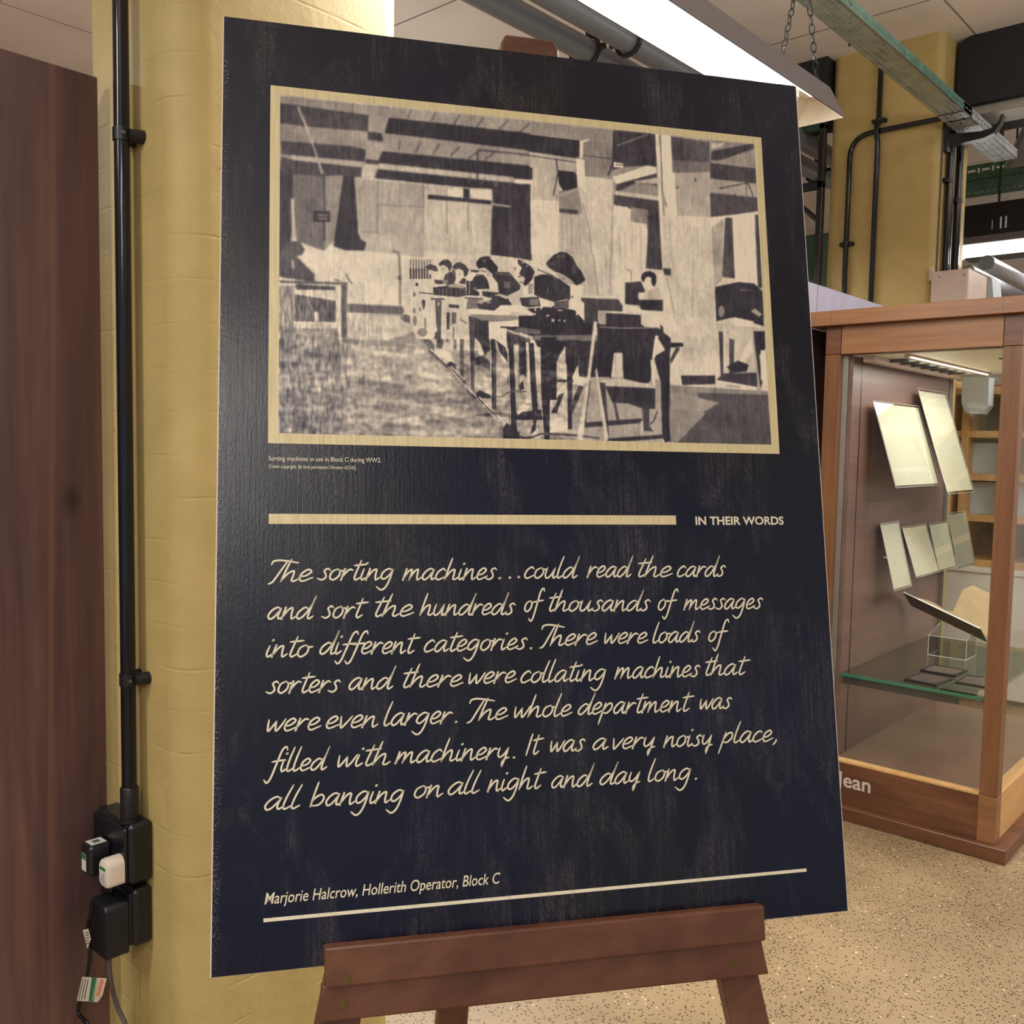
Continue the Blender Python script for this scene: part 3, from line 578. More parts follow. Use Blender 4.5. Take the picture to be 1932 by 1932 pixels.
pl('D', .22, (1395,540),(1425,545),(1430,880),(1410,880)); pl('D', .2, (1470,590),(1505,600),(1500,840),(1470,840)); pl('D', .12, (1640,540),(1718,540),(1722,660),(1650,740)); pl('D', .6, (1636,590),(1655,600),(1692,960),(1665,960)); pl('D', .12, (1645,600),(1668,600),(1700,900),(1688,940)); pl('D', .82, (1625,590),(1640,680),(1570,770),(1535,750)); pl('D', .08, (1450,790),(1530,745),(1605,775),(1590,822),(1500,832)); pl('D', .82, (1690,670),(1722,680),(1722,880),(1690,880)); pl('D', .16, (1430,835),(1660,830),(1665,930),(1380,880)); ln('D', .6, 12, (1450,920),(1550,930))
smooth(1)

# second, closer pass over the busy middle of the print
CROP.update({'E': (750,460,.19669), 'F': (780,600,.18116), 'G': (1050,540,.1553), 'H': (990,240,.2329)})
pl('H', .10, (30,62),(440,110),(440,242),(30,198)); pl('H', .66, (40,203),(410,265),(400,360),(250,345),(80,325),(40,322)); pl('H', .7, (75,330),(265,352),(275,600),(60,590)); pl('H', .82, (45,590),(275,600),(270,1030),(50,1030)); pl('H', .12, (265,350),(410,365),(420,470),(310,520),(275,455)); pl('H', .54, (280,560),(430,505),(470,700),(280,700)); pl('H', .62, (220,560),(262,543),(430,488),(430,515),(275,570)); pl('H', .24, (280,660),(430,672),(430,702),(280,690))
pl('H', .46, (470,130),(712,152),(690,260),(640,405),(490,400),(480,240)); pl('H', .8, (445,112),(520,95),(525,110),(475,128),(467,240),(450,240)); ln('H', .2, 8, (40,232),(250,262),(430,288)); ln('H', .2, 8, (480,230),(700,258)); ln('H', .15, 9, (255,255),(268,370),(232,555)); pl('H', .84, (415,262),(480,270),(490,480),(430,480)); pl('H', .74, (490,410),(720,432),(715,1030),(540,1030),(480,640))
for x in (300,335,370,410,440): ln('H', .6, 9, (x,710),(x+12,1030),a=.6)
ln('H', .5, 8, (470,620),(520,820),(540,1030)); ln('H',.55,7,(712,440),(706,1030)); pl('H', .86, (720,285),(795,295),(795,328),(720,325)); ln('H', .2, 9, (735,305),(790,308))
for x in (1160,1270,1330,1380,1440): ln('H', .68, 8, (x+10,560),(x+20,1030),a=.5)
smooth(1)
pl('E', .75, (60,150),(885,150),(900,110),(1090,130),(1280,170),(1340,320),(1300,700),(1100,800),(640,915),(180,915),(60,560))
for x in (125,152,178,205,232,258,285,312): ln('E', .30, 9, (x,155),(x,250)); ln('E', .10, 15, (x,240),(x+2,338))
el('E', .15, 185,392,15,18); pl('E', .2, (260,225),(310,195),(370,215),(390,262),(350,268),(300,250)); el('E', .72, 322,275,30,22)
pl('E', .16, (395,190),(430,160),(480,150),(515,180),(522,215),(500,272),(480,230),(440,205),(398,212)); el('E', .72, 440,250,28,38); ln('E', .35, 7, (425,245),(450,240)); pl('E', .17, (455,300),(500,270),(540,280),(560,330),(540,390),(470,400),(440,360)); pl('E', .86, (360,320),(420,270),(430,300),(400,345))
pl('E', .2, (560,185),(600,178),(650,205),(682,250),(670,300),(640,322),(630,260),(590,240),(550,250),(522,225)); el('E', .78, 595,285,30,34); ln('E', .3, 6, (585,295),(610,295)); pl('E', .2, (625,330),(655,340),(650,390),(585,380)); pl('E', .3, (520,240),(550,255),(560,320),(530,300))
pl('E', .16, (350,345),(430,350),(440,390),(360,385)); pl('E', .11, (340,420),(500,400),(650,420),(655,500),(580,512),(345,492)); pl('E', .58, (490,395),(560,385),(640,410),(640,428),(490,420)); pl('E', .45, (430,350),(480,345),(480,380),(440,385))
for x in (400,430,470,510,560,600,635): ln('E', .42, 6, (x,430),(x+2,500))
pl('E', .09, (758,170),(800,135),(850,124),(910,160),(930,190),(962,225),(955,270),(920,302),(880,265),(830,235),(780,242),(755,210)); el('E', .3, 830,165,22,14); el('E', .72, 822,255,40,24); el('E', .68, 868,285,20,26); ln('E', .15, 7, (800,262),(850,268))
pl('E', .2, (695,250),(790,255),(765,278),(705,270)); pl('E', .87, (655,335),(700,285),(840,285),(850,310),(740,320),(700,355)); ln('E',.2,10,(750,300),(825,300)); pl('E', .13, (740,310),(830,305),(870,360),(880,432),(740,440),(690,400)); pl('E', .10, (660,355),(722,360),(740,440),(785,470),(780,500),(660,495)); ln('E', .6, 8, (690,360),(690,490)); pl('E', .8, (850,320),(910,312),(962,390),(960,442),(890,432)); el('E',.4,740,430,14,14)
pl('E', .18, (930,270),(1070,275),(1180,400),(1172,440),(1050,502),(970,480),(960,380),(905,310)); pl('E', .38, (1020,360),(1080,370),(1080,430),(1020,420)); ln('E', .45, 9, (940,285),(1065,300)); ln('E',.5,6,(1060,300),(1090,310)); pl('E', .16, (810,455),(970,470),(960,490),(880,520),(815,500)); 
pl('E', .76, (1090,180),(1150,165),(1182,240),(1170,290),(1218,340),(1195,385),(1130,340),(1090,270)); pl('E', .12, (1150,150),(1200,165),(1280,220),(1316,270),(1290,340),(1240,420),(1205,390),(1222,330),(1165,290),(1192,230),(1155,195)); el('E', .3, 1125,240,7,14); ln('E', .22, 10, (1155,318),(1195,308)); el('E', .6, 1205,180,14,12); el('E',.5,1240,215,12,9); ln('E',.2,10,(1170,365),(1200,380))
pl('E', .82, (1215,420),(1298,340),(1308,490),(1180,482)); 
for y in (395,415,435,455,475): ln('E', .2, 8, (1250,y),(1296,y-4))
pl('E', .12, (1310,320),(1380,295),(1500,310),(1560,370),(1655,410),(1655,522),(1500,560),(1370,520),(1310,490)); ln('E', .5, 5, (1440,420),(1440,470)); ln('E', .3, 8, (1340,245),(1490,305)); ln('E', .45, 5, (1500,310),(1520,360))
pl('E', .84, (1655,400),(1740,395),(1750,540),(1790,570),(1790,745),(1690,620),(1640,620),(1660,520)); pl('E', .6, (1520,290),(1600,300),(1680,350),(1690,392),(1620,385),(1560,340)); pl('E', .13, (1425,190),(1440,165),(1490,160),(1500,110),(1560,78),(1620,85),(1670,130),(1700,200),(1760,260),(1800,350),(1720,402),(1680,360),(1600,302),(1520,270),(1450,232)); el('E', .26, 1570,120,45,20); el('E', .24, 1690,250,20,50); el('E',.22,1480,195,25,15); ln('E', .25, 7, (1575,330),(1600,345)); el('E', .2, 1675,512,8,14)
pl('E', .40, (670,530),(790,530),(760,622),(658,632)); pl('E', .17, (760,575),(900,540),(900,490),(970,480),(1060,530),(1100,592),(980,602),(960,652),(900,642),(770,622)); pl('E', .72, (920,490),(1000,484),(1062,512),(1040,532),(980,505)); el('E', .6, 800,560,26,18); el('E', .5, 870,560,24,14); pl('E', .87, (680,630),(930,642),(990,590),(1190,590),(1230,640),(1335,690),(1100,650),(1050,692),(690,672))
pl('E', .14, (1170,520),(1350,510),(1372,600),(1250,612),(1190,592)); pl('E', .42, (1265,530),(1350,530),(1350,590),(1265,590)); pl('E', .09, (1240,625),(1500,600),(1700,640),(1790,742),(1780,760),(1500,880),(1360,850),(1160,795),(1160,692),(1335,692)); pl('E', .3, (1500,560),(1640,540),(1640,622),(1500,622)); pl('E', .84, (1372,568),(1400,556),(1482,600),(1478,615),(1400,600),(1372,640))
for c in ((1440,690,14,10),(1490,735,16,16),(1320,632,8,14),(1550,735,14,7),(1720,670,10,18),(1560,640,30,6),(1310,672,18,8),(1600,740,10,10)): el('E', .72, *c)
pl('E', .5, (690,675),(1140,690),(1162,722),(1000,757),(850,752),(720,702)); pl('E', .84, (860,752),(1162,738),(1162,795),(990,800),(1040,850),(1040,915),(870,915)); ln('E', .10, 14, (985,800),(1160,806)); pl('E', .35, (1160,800),(1370,830),(1370,870),(1100,850)); ln('E', .66, 10, (1080,845),(1290,910)); pl('E', .18, (735,705),(860,760),(870,915),(730,915)); pl('E', .30, (680,690),(732,702),(732,915),(690,915)); ln('E',.2,8,(600,725),(668,770))
pl('E', .28, (360,540),(422,545),(415,915),(390,915),(370,780)); pl('E', .8, (385,560),(400,560),(398,600),(385,600)); pl('E', .2, (470,660),(502,660),(497,822),(470,822)); pl('E', .38, (520,660),(566,660),(560,762),(520,772)); pl('E', .18, (490,580),(592,590),(586,622),(490,612)); ln('E', .28, 12, (210,470),(340,482)); ln('E', .22, 14, (320,530),(450,532)); ln('E', .28, 16, (645,520),(820,532)); pl('E', .3, (150,460),(172,480),(166,512),(150,506)); pl('E', .25, (230,540),(266,540),(266,590),(250,642),(240,610))
for c in ((160,640,14,30),(165,740,20,50),(215,630,10,22),(265,770,12,60),(240,850,46,42),(75,710,50,30),(30,640,34,34)): el('E', .32, *c, a=.7)
pl('E', .2, (360,850),(415,820),(415,915),(350,915)); pl('E', .8, (450,680),(466,680),(468,915),(440,915)); pl('E', .4, (530,800),(545,800),(540,915),(528,915))
# lower middle: legs and floor
pl('F', .62, (640,560),(980,560),(1000,1200),(900,1080),(640,740)); pl('F', .66, (1060,760),(1350,780),(1370,1290),(1080,1180)); pl('F', .78, (1420,860),(1590,660),(1605,1160),(1420,1200))
pl('F', .80, (640,200),(690,260),(742,380),(690,392),(650,260)); pl('F', .18, (640,20),(780,30),(790,330),(742,390),(700,260),(640,190)); pl('F', .2, (640,420),(720,395),(780,440),(770,500),(640,490)); pl('F', .8, (1170,255),(1212,262),(1222,880),(1165,900),(1190,560)); pl('F', .76, (1255,310),(1322,310),(1340,830),(1282,862)); pl('F', .6, (1040,310),(1095,310),(1095,740),(1065,740)); pl('F', .11, (1095,240),(1170,250),(1175,620),(1140,590),(1110,600))
pl('F', .09, (1322,200),(1490,200),(1490,852),(1420,856),(1416,1282),(1365,1282),(1330,800)); pl('F', .12, (1200,262),(1252,262),(1292,900),(1272,1172),(1212,1216),(1250,1100),(1212,600)); pl('F', .09, (968,150),(1040,290),(1072,1192),(1015,1182),(985,400)); pl('F', .19, (806,210),(860,330),(862,952),(810,942)); ln('F', .78, 9, (806,330),(808,930)); ln('F', .78, 9, (985,320),(1012,1100)); pl('F', .24, (580,0),(636,0),(632,742),(592,742)); ln('F', .75, 8, (582,200),(592,740)); pl('F', .16, (860,230),(960,310),(985,470),(900,360)); pl('F', .78, (870,330),(990,470),(985,500),(905,400))
pl('F', .08, (1100,700),(1140,652),(1152,740),(1105,762)); ln('F', .25, 12, (860,820),(920,820),(990,775),(1180,765)); pl('F', .12, (1062,990),(1330,950),(1342,1062),(1072,1062)); pl('F', .82, (1085,940),(1140,900),(1222,912),(1210,940),(1130,980),(1080,1012)); ln('F', .16, 18, (1080,1225),(1180,1258),(1270,1230),(1330,1206),(1690,1222)); pl('F', .25, (640,1010),(900,980),(1010,1000),(1010,1030),(700,1025)); pl('F', .10, (935,1150),(970,1090),(1070,1190),(1110,1265),(935,1262)); pl('F', .09, (650,780),(690,752),(810,810),(800,840),(665,835)); ln('F', .1, 30, (680,830),(840,1000)); ln('F', .8, 14, (680,822),(835,985)); ln('F', .72, 10, (655,840),(900,1090)); ln('F', .75, 10, (870,1010),(960,1105)); pl('F', .08, (350,480),(385,450),(450,490),(440,520),(360,510)); ln('F', .12, 22, (370,500),(540,665)); ln('F', .8, 9, (365,510),(500,665)); ln('F', .8, 8, (390,505),(530,655)); ln('F', .7, 8, (220,360),(345,490))
pl('F', .15, (1590,420),(1640,440),(1650,1158),(1605,1158)); ln('F', .8, 8, (1592,480),(1603,1150)); pl('F', .2, (1510,800),(1570,780),(1490,990),(1435,990)); pl('F', .2, (1715,710),(1770,722),(1660,960),(1650,880)); pl('F', .82, (1510,470),(1590,470),(1590,650),(1550,630)); pl('F', .82, (1655,610),(1710,490),(1725,610),(1790,640),(1780,700),(1660,690)); ln('F', .18, 16, (1490,655),(1665,655)); pl('F', .74, (1440,870),(1500,860),(1430,990))
smooth(1)

def grainy(bx, by):
    # white noise blurred by a box of bx by by cells, scaled to unit spread
    q = rng.standard_normal((PHN+2*by, PWN+2*bx))
    for ax, n in ((0, by), (1, bx)):
        for _ in range(2):
            c = np.cumsum(q, ax); L_ = q.shape[ax]
            q = (np.take(c, np.clip(np.arange(L_)+n//2, 0, L_-1), ax)-np.take(c, np.clip(np.arange(L_)-n//2-1, 0, L_-1), ax))/max(1, n)
    q = q[by:by+PHN, bx:bx+PWN]; return (q-q.mean())/q.std()
buf += grainy(29, 29)*.022 + grainy(4, 7)*.016 + grainy(2, 18)*.016 + rng.standard_normal(buf.shape)*.02
# mottled floor of the pictured hall
fl = (np.clip((SSY-.66)/.08, 0, 1)[:,None])*np.clip((.64-SSX)/.10, 0, 1)[None,:]
buf += fl*(grainy(35, 9)*.055 + grainy(13, 4)*.045 + grainy(4, 4)*.04)
lw = np.clip((.22-SSX)/.15, 0, 1)[None,:]*np.clip((SSY-.5)/.1, 0, 1)[:,None]
buf += lw*grainy(3, 9)*.07
buf = np.clip(.58+(buf-.5)*1.32, 0, 1)[..., None]
srgb = np.array((30, 27, 42))+(np.array((250, 236, 212))-np.array((30, 27, 42)))*buf
srgb = srgb/255.0; ink = np.where(srgb <= .04045, srgb/12.92, ((srgb+.055)/1.055)**2.4)
ink = np.concatenate([ink, np.ones((PHN, PWN, 1))], 2)
mb = MB(); me = bpy.data.meshes.new('printed_photograph')
gs, gt = np.meshgrid(i0+(i1-i0)*SSX, k1-(k1-k0)*SSY)
o0 = np.array(board['_o']); pos = np.array(bp(0,0,.0007))-o0 + gs[...,None]*np.array(ew) + gt[...,None]*np.array(eh)
idx = np.arange(PWN*PHN).reshape(PHN, PWN)
quads = np.stack([idx[1:,:-1], idx[1:,1:], idx[:-1,1:], idx[:-1,:-1]], -1).reshape(-1, 4)
me.vertices.add(PWN*PHN); me.vertices.foreach_set('co', pos.reshape(-1))
me.loops.add(quads.size); me.loops.foreach_set('vertex_index', quads.reshape(-1))
me.polygons.add(len(quads)); me.polygons.foreach_set('loop_start', np.arange(len(quads))*4)
try: me.polygons.foreach_set('loop_total', np.full(len(quads), 4))
except Exception: pass
me.update(calc_edges=True)
uvl = me.uv_layers.new(name='UVMap'); uvl.data.foreach_set('uv', np.stack([gs, gt], -1).reshape(-1, 2)[quads.reshape(-1)].reshape(-1))
ca = me.color_attributes.new('ink', 'FLOAT_COLOR', 'POINT'); ca.data.foreach_set('color', ink.reshape(-1))
me.materials.append(M['b_photo']); po = bpy.data.objects.new('printed_photograph', me); COL.objects.link(po); po.parent = board
po['label'] = 'printed old photograph of a hall with women working at rows of tables'

# ---- handwriting: each letter is a few pen strokes (x-height 1, upright), swept with a round nib
G = {
'a': (.98, [[(.76,.86),(.5,1.0),(.2,.74),(.06,.3),(.22,.0),(.48,.2),(.78,.92)], [(.78,.92),(.70,.35),(.80,.02),(1.05,.22)]]),
'b': (.92, [[(.10,1.95),(.05,1.0),(.02,-.05)], [(.02,-.05),(.10,.55),(.5,.92),(.74,.6),(.55,.12),(.08,.02)]]),
'c': (.76, [[(.66,.82),(.46,1.0),(.16,.7),(.08,.25),(.30,.0),(.82,.3)]]),
'd': (1.06, [[(.72,.80),(.46,.96),(.14,.62),(.06,.22),(.24,.0),(.52,.26),(.84,1.1),(.96,1.95)], [(.96,1.95),(.84,.9),(.80,.2),(.92,.0),(1.16,.22)]]),
'e': (.78, [[(.06,.38),(.42,.48),(.64,.8),(.44,1.0),(.16,.72),(.1,.25),(.32,.0),(.84,.3)]]),
'f': (.70, [[(.86,1.72),(.72,1.98),(.5,1.7),(.36,.6),(.22,-.5),(.04,-.86),(-.2,-.62)], [(.02,.80),(.5,.88),(.92,.92)]]),
'g': (.96, [[(.76,.86),(.46,1.0),(.14,.68),(.10,.24),(.34,.08),(.62,.42),(.78,.94)], [(.78,.94),(.74,.1),(.62,-.62),(.36,-.9),(-.02,-.62)]]),
'h': (.96, [[(.18,1.95),(.10,1.0),(.04,.0)], [(.05,.08),(.28,.7),(.56,.92),(.62,.5),(.62,.1),(.78,.02),(1.0,.24)]]),
'i': (.44, [[(.12,.94),(.08,.3),(.20,.0),(.46,.24)], [(.20,1.42),(.23,1.45)]]),
'l': (.46, [[(.20,1.95),(.08,1.0),(.06,.22),(.20,.0),(.48,.24)]]),
'm': (1.36, [[(.10,.94),(.04,.0)], [(.05,.1),(.28,.74),(.50,.9),(.52,.5),(.48,.0)], [(.49,.1),(.72,.74),(.94,.9),(.98,.4),(1.08,.0),(1.36,.24)]]),
'n': (.94, [[(.10,.94),(.04,.0)], [(.05,.1),(.30,.74),(.56,.9),(.60,.4),(.70,.0),(.96,.24)]]),
'o': (.86, [[(.46,.98),(.14,.72),(.10,.22),(.36,.0),(.66,.32),(.66,.78),(.44,.98)], [(.5,.96),(.66,.8),(.92,.84)]]),
'p': (.90, [[(.18,1.0),(.10,.2),(.0,-.95)], [(.08,.2),(.34,.84),(.64,.92),(.70,.45),(.42,.06),(.12,.12)]]),
'r': (.70, [[(.12,.94),(.06,.0)], [(.07,.2),(.28,.7),(.48,.92),(.68,.84)]]),
's': (.70, [[(.66,.84),(.48,1.0),(.28,.80),(.44,.5),(.50,.2),(.28,.0),(-.02,.12)]]),
't': (.62, [[(.38,1.66),(.28,.8),(.24,.2),(.38,.0),(.66,.24)], [(.0,1.22),(.4,1.28),(.84,1.34)]]),
'u': (.98, [[(.10,.94),(.06,.3),(.22,.0),(.48,.22),(.70,.94)], [(.70,.94),(.66,.3),(.76,.0),(1.0,.24)]]),
'v': (.76, [[(.06,.94),(.16,.4),(.26,.0),(.5,.4),(.74,.94)]]),
'w': (1.08, [[(.06,.94),(.12,.4),(.22,.02),(.4,.4),(.54,.82)], [(.54,.82),(.6,.3),(.70,.02),(.9,.42),(1.06,.96)]]),
'y': (.88, [[(.12,.94),(.10,.4),(.26,.14),(.5,.34),(.72,.94)], [(.72,.94),(.66,.1),(.58,-.70)], [(.58,-.70),(.52,-.35),(.66,-.02),(.92,.08)]]),
'T': (.86, [[(.0,1.50),(.06,1.80),(.5,1.86),(1.5,1.62)], [(.86,1.84),(.62,.8),(.42,.0),(.22,-.18)]]),
'I': (.40, [[(.22,1.75),(.12,.9),(.02,-.05)]]),
'.': (.62, [[(.40,.04),(.44,.06)]]),
',': (.5, [[(.36,.16),(.34,-.08),(.2,-.34)]]),
}
def spline(p, n=7):
    if len(p) < 3: return [p[0], p[1]]
    q = [(2*p[0][0]-p[1][0], 2*p[0][1]-p[1][1])]+list(p)+[(2*p[-1][0]-p[-2][0], 2*p[-1][1]-p[-2][1])]; out = []
    for i in range(1, len(q)-2):
        for k in range(n):
            u = k/n; r = []
            for c in (0, 1):
                a, b, d, e = q[i-1][c], q[i][c], q[i+1][c], q[i+2][c]
                r.append(.5*((2*b)+(d-a)*u+(2*a-5*b+4*d-e)*u*u+(3*b-a-3*d+e)*u**3))
            out.append(tuple(r))
    out.append(p[-1]); return out
def nib(poly, w):
    # ribbon with rounded ends as a list of quads
    out = []; n = len(poly); L = []; R = []
    for i in range(n):
        a, b = poly[max(0, i-1)], poly[min(n-1, i+1)]; dx, dy = b[0]-a[0], b[1]-a[1]; l = math.hypot(dx, dy) or 1
        taper = 1 - .35*abs(2*i/(n-1)-1)**4 if n > 2 else 1
        nx, ny = -dy/l*w/2*taper, dx/l*w/2*taper; L.append((poly[i][0]+nx, poly[i][1]+ny)); R.append((poly[i][0]-nx, poly[i][1]-ny))
    for i in range(n-1): out.append([R[i], R[i+1], L[i+1], L[i]])
    for c, s in ((poly[0], .36 if n > 2 else .62), (poly[-1], .36 if n > 2 else .62)):
        out.append([(c[0]+w*s*math.cos(k*math.pi/4), c[1]+w*s*math.sin(k*math.pi/4)) for k in range(8)])
    return out
XH = None
def word(txt, xa, xb, ybase, yb2, quads, xh=.0142, slant=.24, w=.0023):
    sa, ta = bst(xa, ybase); sb, tb = bst(xb, yb2)
    if txt == '.':
        quads += nib([(sa, ta+.0006), (sa+.0007, ta+.0009)], w*1.15); return
    x = 0; strokes = []
    for ch in txt:
        adv, st = G[ch]
        jit = random.uniform(-.03, .03)
        for p in st: strokes.append([(x+px_+slant*py_+0*jit, py_*(1+jit)) for px_, py_ in spline(p)])
        x += adv*.98
    mn = min(p[0] for s in strokes for p in s); mx = max(p[0] for s in strokes for p in s)
    kx = (sb-sa)/(mx-mn)
    for s in strokes:
        quads += nib([(sa+(p[0]-mn)*kx, ta+(tb-ta)*((p[0]-mn)/(mx-mn))+p[1]*xh) for p in s], w)
LINES = [
 [('The',506,590,1098,1096),('sorting',599,742,1094,1094),('machines',760,937,1094,1093),('.',942,948,1092,1092),('.',961,967,1091,1091),('.',978,984,1090,1090),('could',990,1094,1091,1090),('read',1108,1195,1089,1088),('the',1205,1268,1088,1088),('cards',1278,1369,1088,1087)],
 [('and',506,597,1168,1167),('sort',607,695,1166,1165),('the',709,780,1163,1162),('hundreds',792,972,1161,1159),('of',990,1028,1154,1152),('thousands',1037,1227,1153,1152),('of',1242,1280,1151,1150),('messages',1290,1439,1150,1148)],
 [('into',503,590,1239,1239),('different',604,793,1234,1232),('categories.',801,1002,1230,1224),('There',1018,1127,1219,1215),('were',1141,1222,1214,1213),('loads',1232,1321,1213,1210),('of',1337,1376,1210,1209)],
 [('sorters',502,642,1308,1305),('and',659,747,1301,1299),('there',762,873,1297,1294),('were',885,974,1290,1287),('collating',983,1143,1288,1283),('machines',1160,1321,1280,1276),('that',1332,1416,1274,1272)],
 [('were',505,605,1380,1376),('even',616,713,1374,1371),('larger.',725,861,1369,1363),('The',881,958,1360,1356),('whole',971,1079,1354,1350),('department',1091,1310,1348,1341),('was',1321,1381,1338,1336)],
 [('filled',498,622,1457,1451),('with',638,736,1447,1442),('machinery.',746,970,1440,1430),('It',992,1026,1424,1421),('was',1039,1104,1418,1416),('a',1119,1147,1414,1413),('very',1157,1235,1413,1410),('noisy',1252,1343,1409,1406),('place,',1354,1464,1402,1398)],
 [('all',500,570,1528,1524),('banging',585,762,1521,1512),('on',782,835,1505,1502),('all',846,908,1499,1495),('night',920,1031,1493,1486),('and',1041,1122,1486,1482),('day',1132,1207,1480,1476),('long.',1223,1313,1474,1470)]]
quads = []
for L_ in LINES:
    for wd_ in L_: word(*wd_, quads)
flat('handwritten_quote', quads, .0010, M['b_ink'], board)
# ---- printed sans lettering from the built-in font
def sans(body, shear=0.0, off=0.0):
    cu = bpy.data.curves.new('tmp', 'FONT'); cu.body = body; cu.size = 1; cu.shear = shear; cu.offset = off; cu.resolution_u = 4
    ob = bpy.data.objects.new('tmp', cu); COL.objects.link(ob); dg = bpy.context.evaluated_depsgraph_get(); dg.update()
    m = ob.evaluated_get(dg).to_mesh(); vs_ = [(v.co.x, v.co.y) for v in m.vertices]; fs = [tuple(p.vertices) for p in m.polygons]
    ob.evaluated_get(dg).to_mesh_clear(); bpy.data.objects.remove(ob); bpy.data.curves.remove(cu); return vs_, fs
def printed(name, body, a, b, cap, shear=0.0, off=0.0):
    vs_, fs = sans(body, shear, off); mn = min(v[0] for v in vs_); mx = max(v[0] for v in vs_)
    sa, ta = bst(*a); sb, tb = bst(*b); k = (sb-sa)/(mx-mn); ky = cap/.70; P = []
    for x, y in vs_: P.append((sa+(x-mn)*k, ta+(tb-ta)*(x-mn)/(mx-mn)+y*ky))
    mb = MB(); mb.add([bp(s, t_, .0010) for s, t_ in P], fs)
    for i, f in enumerate(fs): mb.uv[i] = [P[j] for j in f]
    return link_mesh(name, mb, M['b_ink'], board)
def px2m(px): return px/FPX*1.27
printed('heading_lettering', 'IN THEIR WORDS', (1312,990), (1478,989.5), px2m(15.5), 0, .026)
printed('attribution_lettering', 'Marjorie Halcrow, Hollerith Operator, Block C', (499,1706), (944,1666), px2m(18.5), .22, .004)
printed('caption_lettering', 'Sorting machines in use in Block C during WW2.', (507,869), (719,872.5), px2m(8.2))
printed('credit_lettering', 'Crown copyright. By kind permission Director GCHQ.', (507,883), (672,886), px2m(6.3), .2)

# ================================================================ easel (same lean as the board)
FB = -.0075                                  # plane just behind the board
def ep(s, t_, n): return bp(s, t_, n)
def floor_t(n): return None
easel = thing('easel', 'varnished brown wooden easel carrying the navy board', 'easel', (bp(BW*.52, 0, -.05).x, bp(BW*.52, 0, -.05).y, 0))
def strip(x0y0, x1y1, n0): return bst(*x0y0, n0), bst(*x1y1, n0)
def slat(name, corners, n_front, th, mat, bev=.003):
    # corners: photo points of the front face bl br tr tl at depth n_front
    q = [bst(*c, n_front) for c in corners]; mb = MB()
    mb.prism([ep(s, t_, n_front-th) for s, t_ in q], en*th); o = link_mesh(name, mb, mat, easel)
    bv = o.modifiers.new('bevel', 'BEVEL'); bv.width = bev; bv.segments = 2; bv.limit_method = 'ANGLE'; return o
ledge = slat('holding_lip', [(614,1867),(1446,1776),(1443,1709),(611,1789)], .020, .0192, M['easelwood'])
rail = slat('lower_rail', [(600,1932),(1452,1839),(1437,1770),(607,1860)], .012, .020, M['easelwood'])
def screw(par, x, y, n, slot):
    s, t_ = bst(x, y, n); mb = MB(); c = ep(s, t_, n); r = .0052
    P = [c+(ew*math.cos(a*math.pi/8)+eh*math.sin(a*math.pi/8))*r for a in range(16)]
    mb.prism([p-en*.001 for p in P], en*.0019)
    o = link_mesh('screw', mb, M['brass'], par)
    d = (ew*math.cos(slot)+eh*math.sin(slot)); e2 = d.cross(en); mb2 = MB()
    mb2.frame_box(c-d*.0042-e2*.0006+en*.0009, d, e2, en, .0084, .0012, .0003); return o
screw(ledge, 655, 1848, .020, .6); screw(ledge, 1407, 1762, .020, 1.57); screw(rail, 646, 1893, .012, 1.3); screw(rail, 1385, 1819, .012, .4)
# legs: two front legs converge at the head, one rear leg
def flat_leg(name, a, b, wa, wb, n1, n0, mat):
    # bar along the easel face from (s,t) a to b with widths
    mb = MB(); a = Vector((a[0], a[1])); b = Vector((b[0], b[1]))
    P = [(a.x-wa/2, a.y), (a.x+wa/2, a.y), (b.x+wb/2, b.y), (b.x-wb/2, b.y)]
    mb.prism([ep(s, t_, n0) for s, t_ in P], en*(n1-n0)); o = link_mesh(name, mb, mat, easel)
    bv = o.modifiers.new('bevel', 'BEVEL'); bv.width = .003; bv.segments = 2; bv.limit_method = 'ANGLE'; return o
NB = -.0082
tfl = -(bp(0,0,NB).z)/eh.z                    # t where the face meets the floor
l1 = bst(600,1905,NB); l1r = bst(688,1905,NB); r1 = bst(1368,1905,NB); r1r = bst(1452,1905,NB)
head = (bst(1002,120,NB)[0], BH+.012)
def leg_line(xc, tc): 
    return lambda t_: xc+(head[0]-xc)*(t_-tc)/(head[1]-tc)
fl_ = leg_line((l1[0]+l1r[0])/2, l1[1]); fr_ = leg_line((r1[0]+r1r[0])/2, r1[1])
ttop = BH*.86
flat_leg('leg', (fl_(tfl+.004), tfl+.004), (fl_(ttop), ttop), .056, .05, NB, NB-.024, M['easelwood'])
flat_leg('leg', (fr_(tfl+.004), tfl+.004), (fr_(ttop), ttop), .056, .05, NB, NB-.024, M['easelwood'])
hw = (bst(1055,100,NB)[0]-bst(948,90,NB)[0])
mb = MB(); hs = head[0]; ht = bst(1000,78,NB-.012)[1]
mb.prism([ep(hs-hw/2-.01, ttop-.05, NB-.026), ep(hs+hw/2+.01, ttop-.05, NB-.026), ep(hs+hw/2, ht-.012, NB-.026), ep(hs+hw/2-.006, ht, NB-.026), ep(hs-hw/2+.006, ht, NB-.026), ep(hs-hw/2, ht-.012, NB-.026)], en*.024)
hd = link_mesh('head_block', mb, M['easelwood'], easel); bv = hd.modifiers.new('bevel', 'BEVEL'); bv.width = .003; bv.segments = 2
